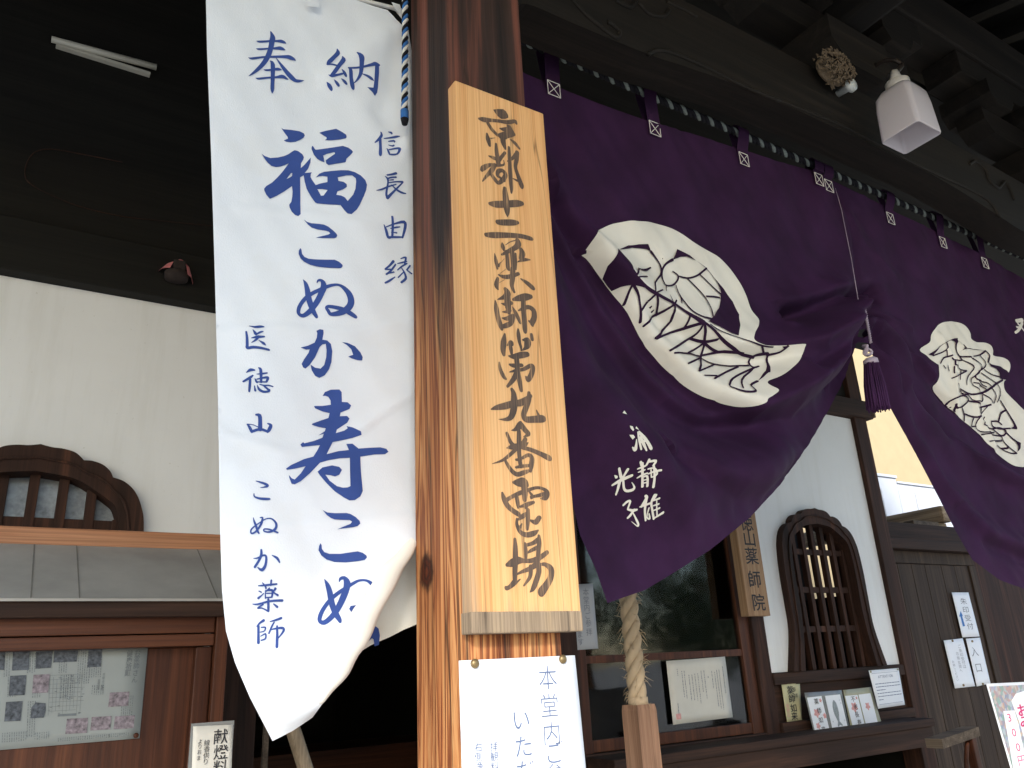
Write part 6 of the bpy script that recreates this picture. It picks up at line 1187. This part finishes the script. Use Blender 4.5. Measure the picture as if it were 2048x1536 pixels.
hr = empty('stair_handrail', (4.3, 2.6, 0), 'worn brown timber stair handrail by the ledge end', 'handrail')
q = [(4.1103, 1.0917), (4.4618, 1.1222)]
m = MB(); a, b = Vector((q[0][0], 2.6, q[0][1])), Vector((q[1][0], 2.6, q[1][1])); dd = (b-a).normalized(); up = Vector((0, 0, 1)); h = .022
m.add([p+Vector((0, sy*.045, 0))+up*sz*h for p in (a, b) for sy, sz in ((-1, -1), (1, -1), (1, 1), (-1, 1))], [(0, 1, 2, 3), (7, 6, 5, 4), (0, 4, 5, 1), (1, 5, 6, 2), (2, 6, 7, 3), (3, 7, 4, 0)])
m.build('rail', 'grey_wood', hr)
m = MB(); m.box(b.x-.05, b.x-.005, 2.575, 2.62, 0, b.z-.024, .006); m.build('newel', 'red_wood_up', hr)
m = MB(); m.tube(catmull([(b.x-.06, 2.6, b.z-.05), (b.x-.11, 2.6, b.z-.16), (b.x-.10, 2.6, b.z-.30), (b.x-.15, 2.6, b.z-.6), (b.x-.16, 2.6, 0)], 4), .012, 8); m.build('brace', 'red_wood_up', hr, True)

o, s = notice('price_poster', 'colourful mosaic bordered poster reading 300 yen at the lower right', 'poster', 2.0, [(3.6240, 1.3911), (4.1055, 1.3782), (4.1241, 0.8914), (3.6739, 0.9271)], 'paper')
m = MB(); s.poly(m, [(.025, .025), (.025, .975), (.975, .975), (.975, .025)], .0011); m.build('mosaic_print', 'mosaic_print', o)
m = MB(); y = 1.9965
q = [(3.7005, 1.2784), (3.7904, 1.2748), (3.7955, 1.2143), (3.7880, 1.1393), (3.7959, 1.0131), (3.6659, 1.0155), (3.6824, 1.1200), (3.6940, 1.2161)]; m.add(on(1.9972, q), [tuple(range(7, -1, -1))])
q = [(3.7835, 1.3127), (3.8339, 1.3398), (3.9332, 1.3496), (4.0275, 1.3320), (4.0271, 1.2580), (3.9923, 1.1696), (3.8828, 1.1079), (3.8139, 1.1661), (3.8071, 1.2252), (3.7945, 1.2734)]; m.add(on(1.9974, q), [tuple(range(9, -1, -1))]); m.build('white_label', 'paper', o)
letter(o, 'print_magenta', y, '300円', [(3.7348, 1.2498, 0.0697, 0.0421), (3.7430, 1.1911, 0.0698, 0.0416), (3.7479, 1.1337, 0.0698, 0.0412), (3.7544, 1.0824, 0.0698, 0.0408)], 0.0, 'lettering')
letter(o, 'print_magenta', y, 'おみくじ', [(3.8611, 1.2720, 0.0974, 0.0503), (3.8591, 1.2245, 0.0972, 0.0498), (3.8557, 1.1746, 0.0970, 0.0493), (3.8490, 1.1284, 0.0968, 0.0488)], 0.022, 'lettering')
m = MB(); c = s.at(.5, .6, -.02); m.box(c.x-.02, c.x+.02, c.y+.004, c.y+.03, 0, c.z, .003); m.build('stake', 'red_wood_up', o)

yb_ = empty('yellow_building', (14, 9, 0), 'ochre rendered building standing in daylight beyond the side gate', 'building')
m = MB(); m.box(9.6, 22, 8.2, 16, 0, 8.6, .05); m.build('wall', 'yellow_render', yb_)
m = MB(); m.box(9.4, 22.2, 8.0, 16.2, 8.602, 8.9, .05); m.build('roof', 'concrete', yb_)
for k in range(3):
    m = MB(); m.box(15.5+k*2.2, 16.6+k*2.2, 8.17, 8.199, 4.4, 5.8); m.build('window', 'grey_reflection_pane', yb_)
fp = empty('metal_fence', (9.5, 6, 0), 'white metal fence panels stepping down before the ochre building', 'fence')
q = [(9.2675, 3.6972), (9.8530, 3.6590), (9.8513, 3.5918), (10.5361, 3.6927)]
boxpart('panel', 'white_panel', fp, q[0][0]-.7, q[1][0], 6.0, 6.04, 0, q[0][1]-.04)
boxpart('panel', 'white_panel', fp, q[2][0]+.01, q[3][0]+1.2, 6.0, 6.04, 0, q[2][1])
boxpart('cap_rail', 'white_panel', fp, q[0][0]-.7, q[1][0]+.01, 5.98, 6.06, q[0][1]-.038, q[0][1]-.002)
boxpart('cap_rail', 'white_panel', fp, q[2][0]+.005, q[3][0]+1.2, 5.98, 6.06, q[2][1]+.002, q[2][1]+.03)
for x in (q[2][0]+.36, q[0][0]+.2): boxpart('fence_post', 'white_panel', fp, x, x+.03, 5.985, 5.998, 0, q[0][1]-.2)

# garden trees in front of the porch (they show in the door glass)
def tree(x, y, h, r, seed, label):
    rnd = random.Random(seed); t = empty('garden_tree', (x, y, 0), label, 'tree', 'garden trees opposite the porch')
    m = MB(); pts = [(x, y, 0), (x+.05, y, h*.3), (x-.05, y+.05, h*.6), (x, y, h*.9)]; m.tube(pts, [.14, .11, .08, .03], 9)
    for k in range(7):
        a = rnd.uniform(0, 6.28); z = h*rnd.uniform(.3, .75); m.tube([(x, y, z), (x+math.cos(a)*r*.4, y+math.sin(a)*r*.4, z+.3), (x+math.cos(a)*r*.8, y+math.sin(a)*r*.8, z+.7)], [.05, .035, .012], 6)
    m.build('trunk', 'trunk', t, True); m = MB()
    cl = [(rnd.uniform(-1, 1), rnd.uniform(-1, 1), rnd.uniform(-1, 1), rnd.uniform(.35, .6)) for _ in range(16)]
    for k in range(2600):
        c = rnd.choice(cl); d = Vector((rnd.gauss(0, 1), rnd.gauss(0, 1), rnd.gauss(0, 1))).normalized()*c[3]*rnd.random()**.4
        p = Vector((x+(c[0]*.7+d.x)*r, y+(c[1]*.7+d.y)*r, h*.62+(c[2]*.6+d.z)*h*.36)); s_ = rnd.uniform(.04, .09)
        u = Vector((rnd.gauss(0, 1), rnd.gauss(0, 1), rnd.gauss(0, 1))).normalized(); w = u.orthogonal().normalized()
        m.add([p+u*s_*1.4, p+w*s_*.6, p-u*s_*1.2, p-w*s_*.6], [(0, 1, 2, 3)])
    m.build('crown', 'leaf', t)
for k, (x, y, h, r) in enumerate(((5.5, -6.2, 4.2, 1.9), (9.5, -7.5, 5.2, 2.3), (13.5, -6.5, 4.4, 2.2), (17.5, -9, 6, 2.8), (1.0, -11, 5.0, 2.2))):
    tree(x, y, h, r, 10+k, ['broad garden tree nearest opposite the porch', 'taller leafy tree behind the nearest garden tree', 'bushy tree opposite the side gate', 'tall tree at the far right of the garden', 'leafy tree far out in the middle of the court'][k])
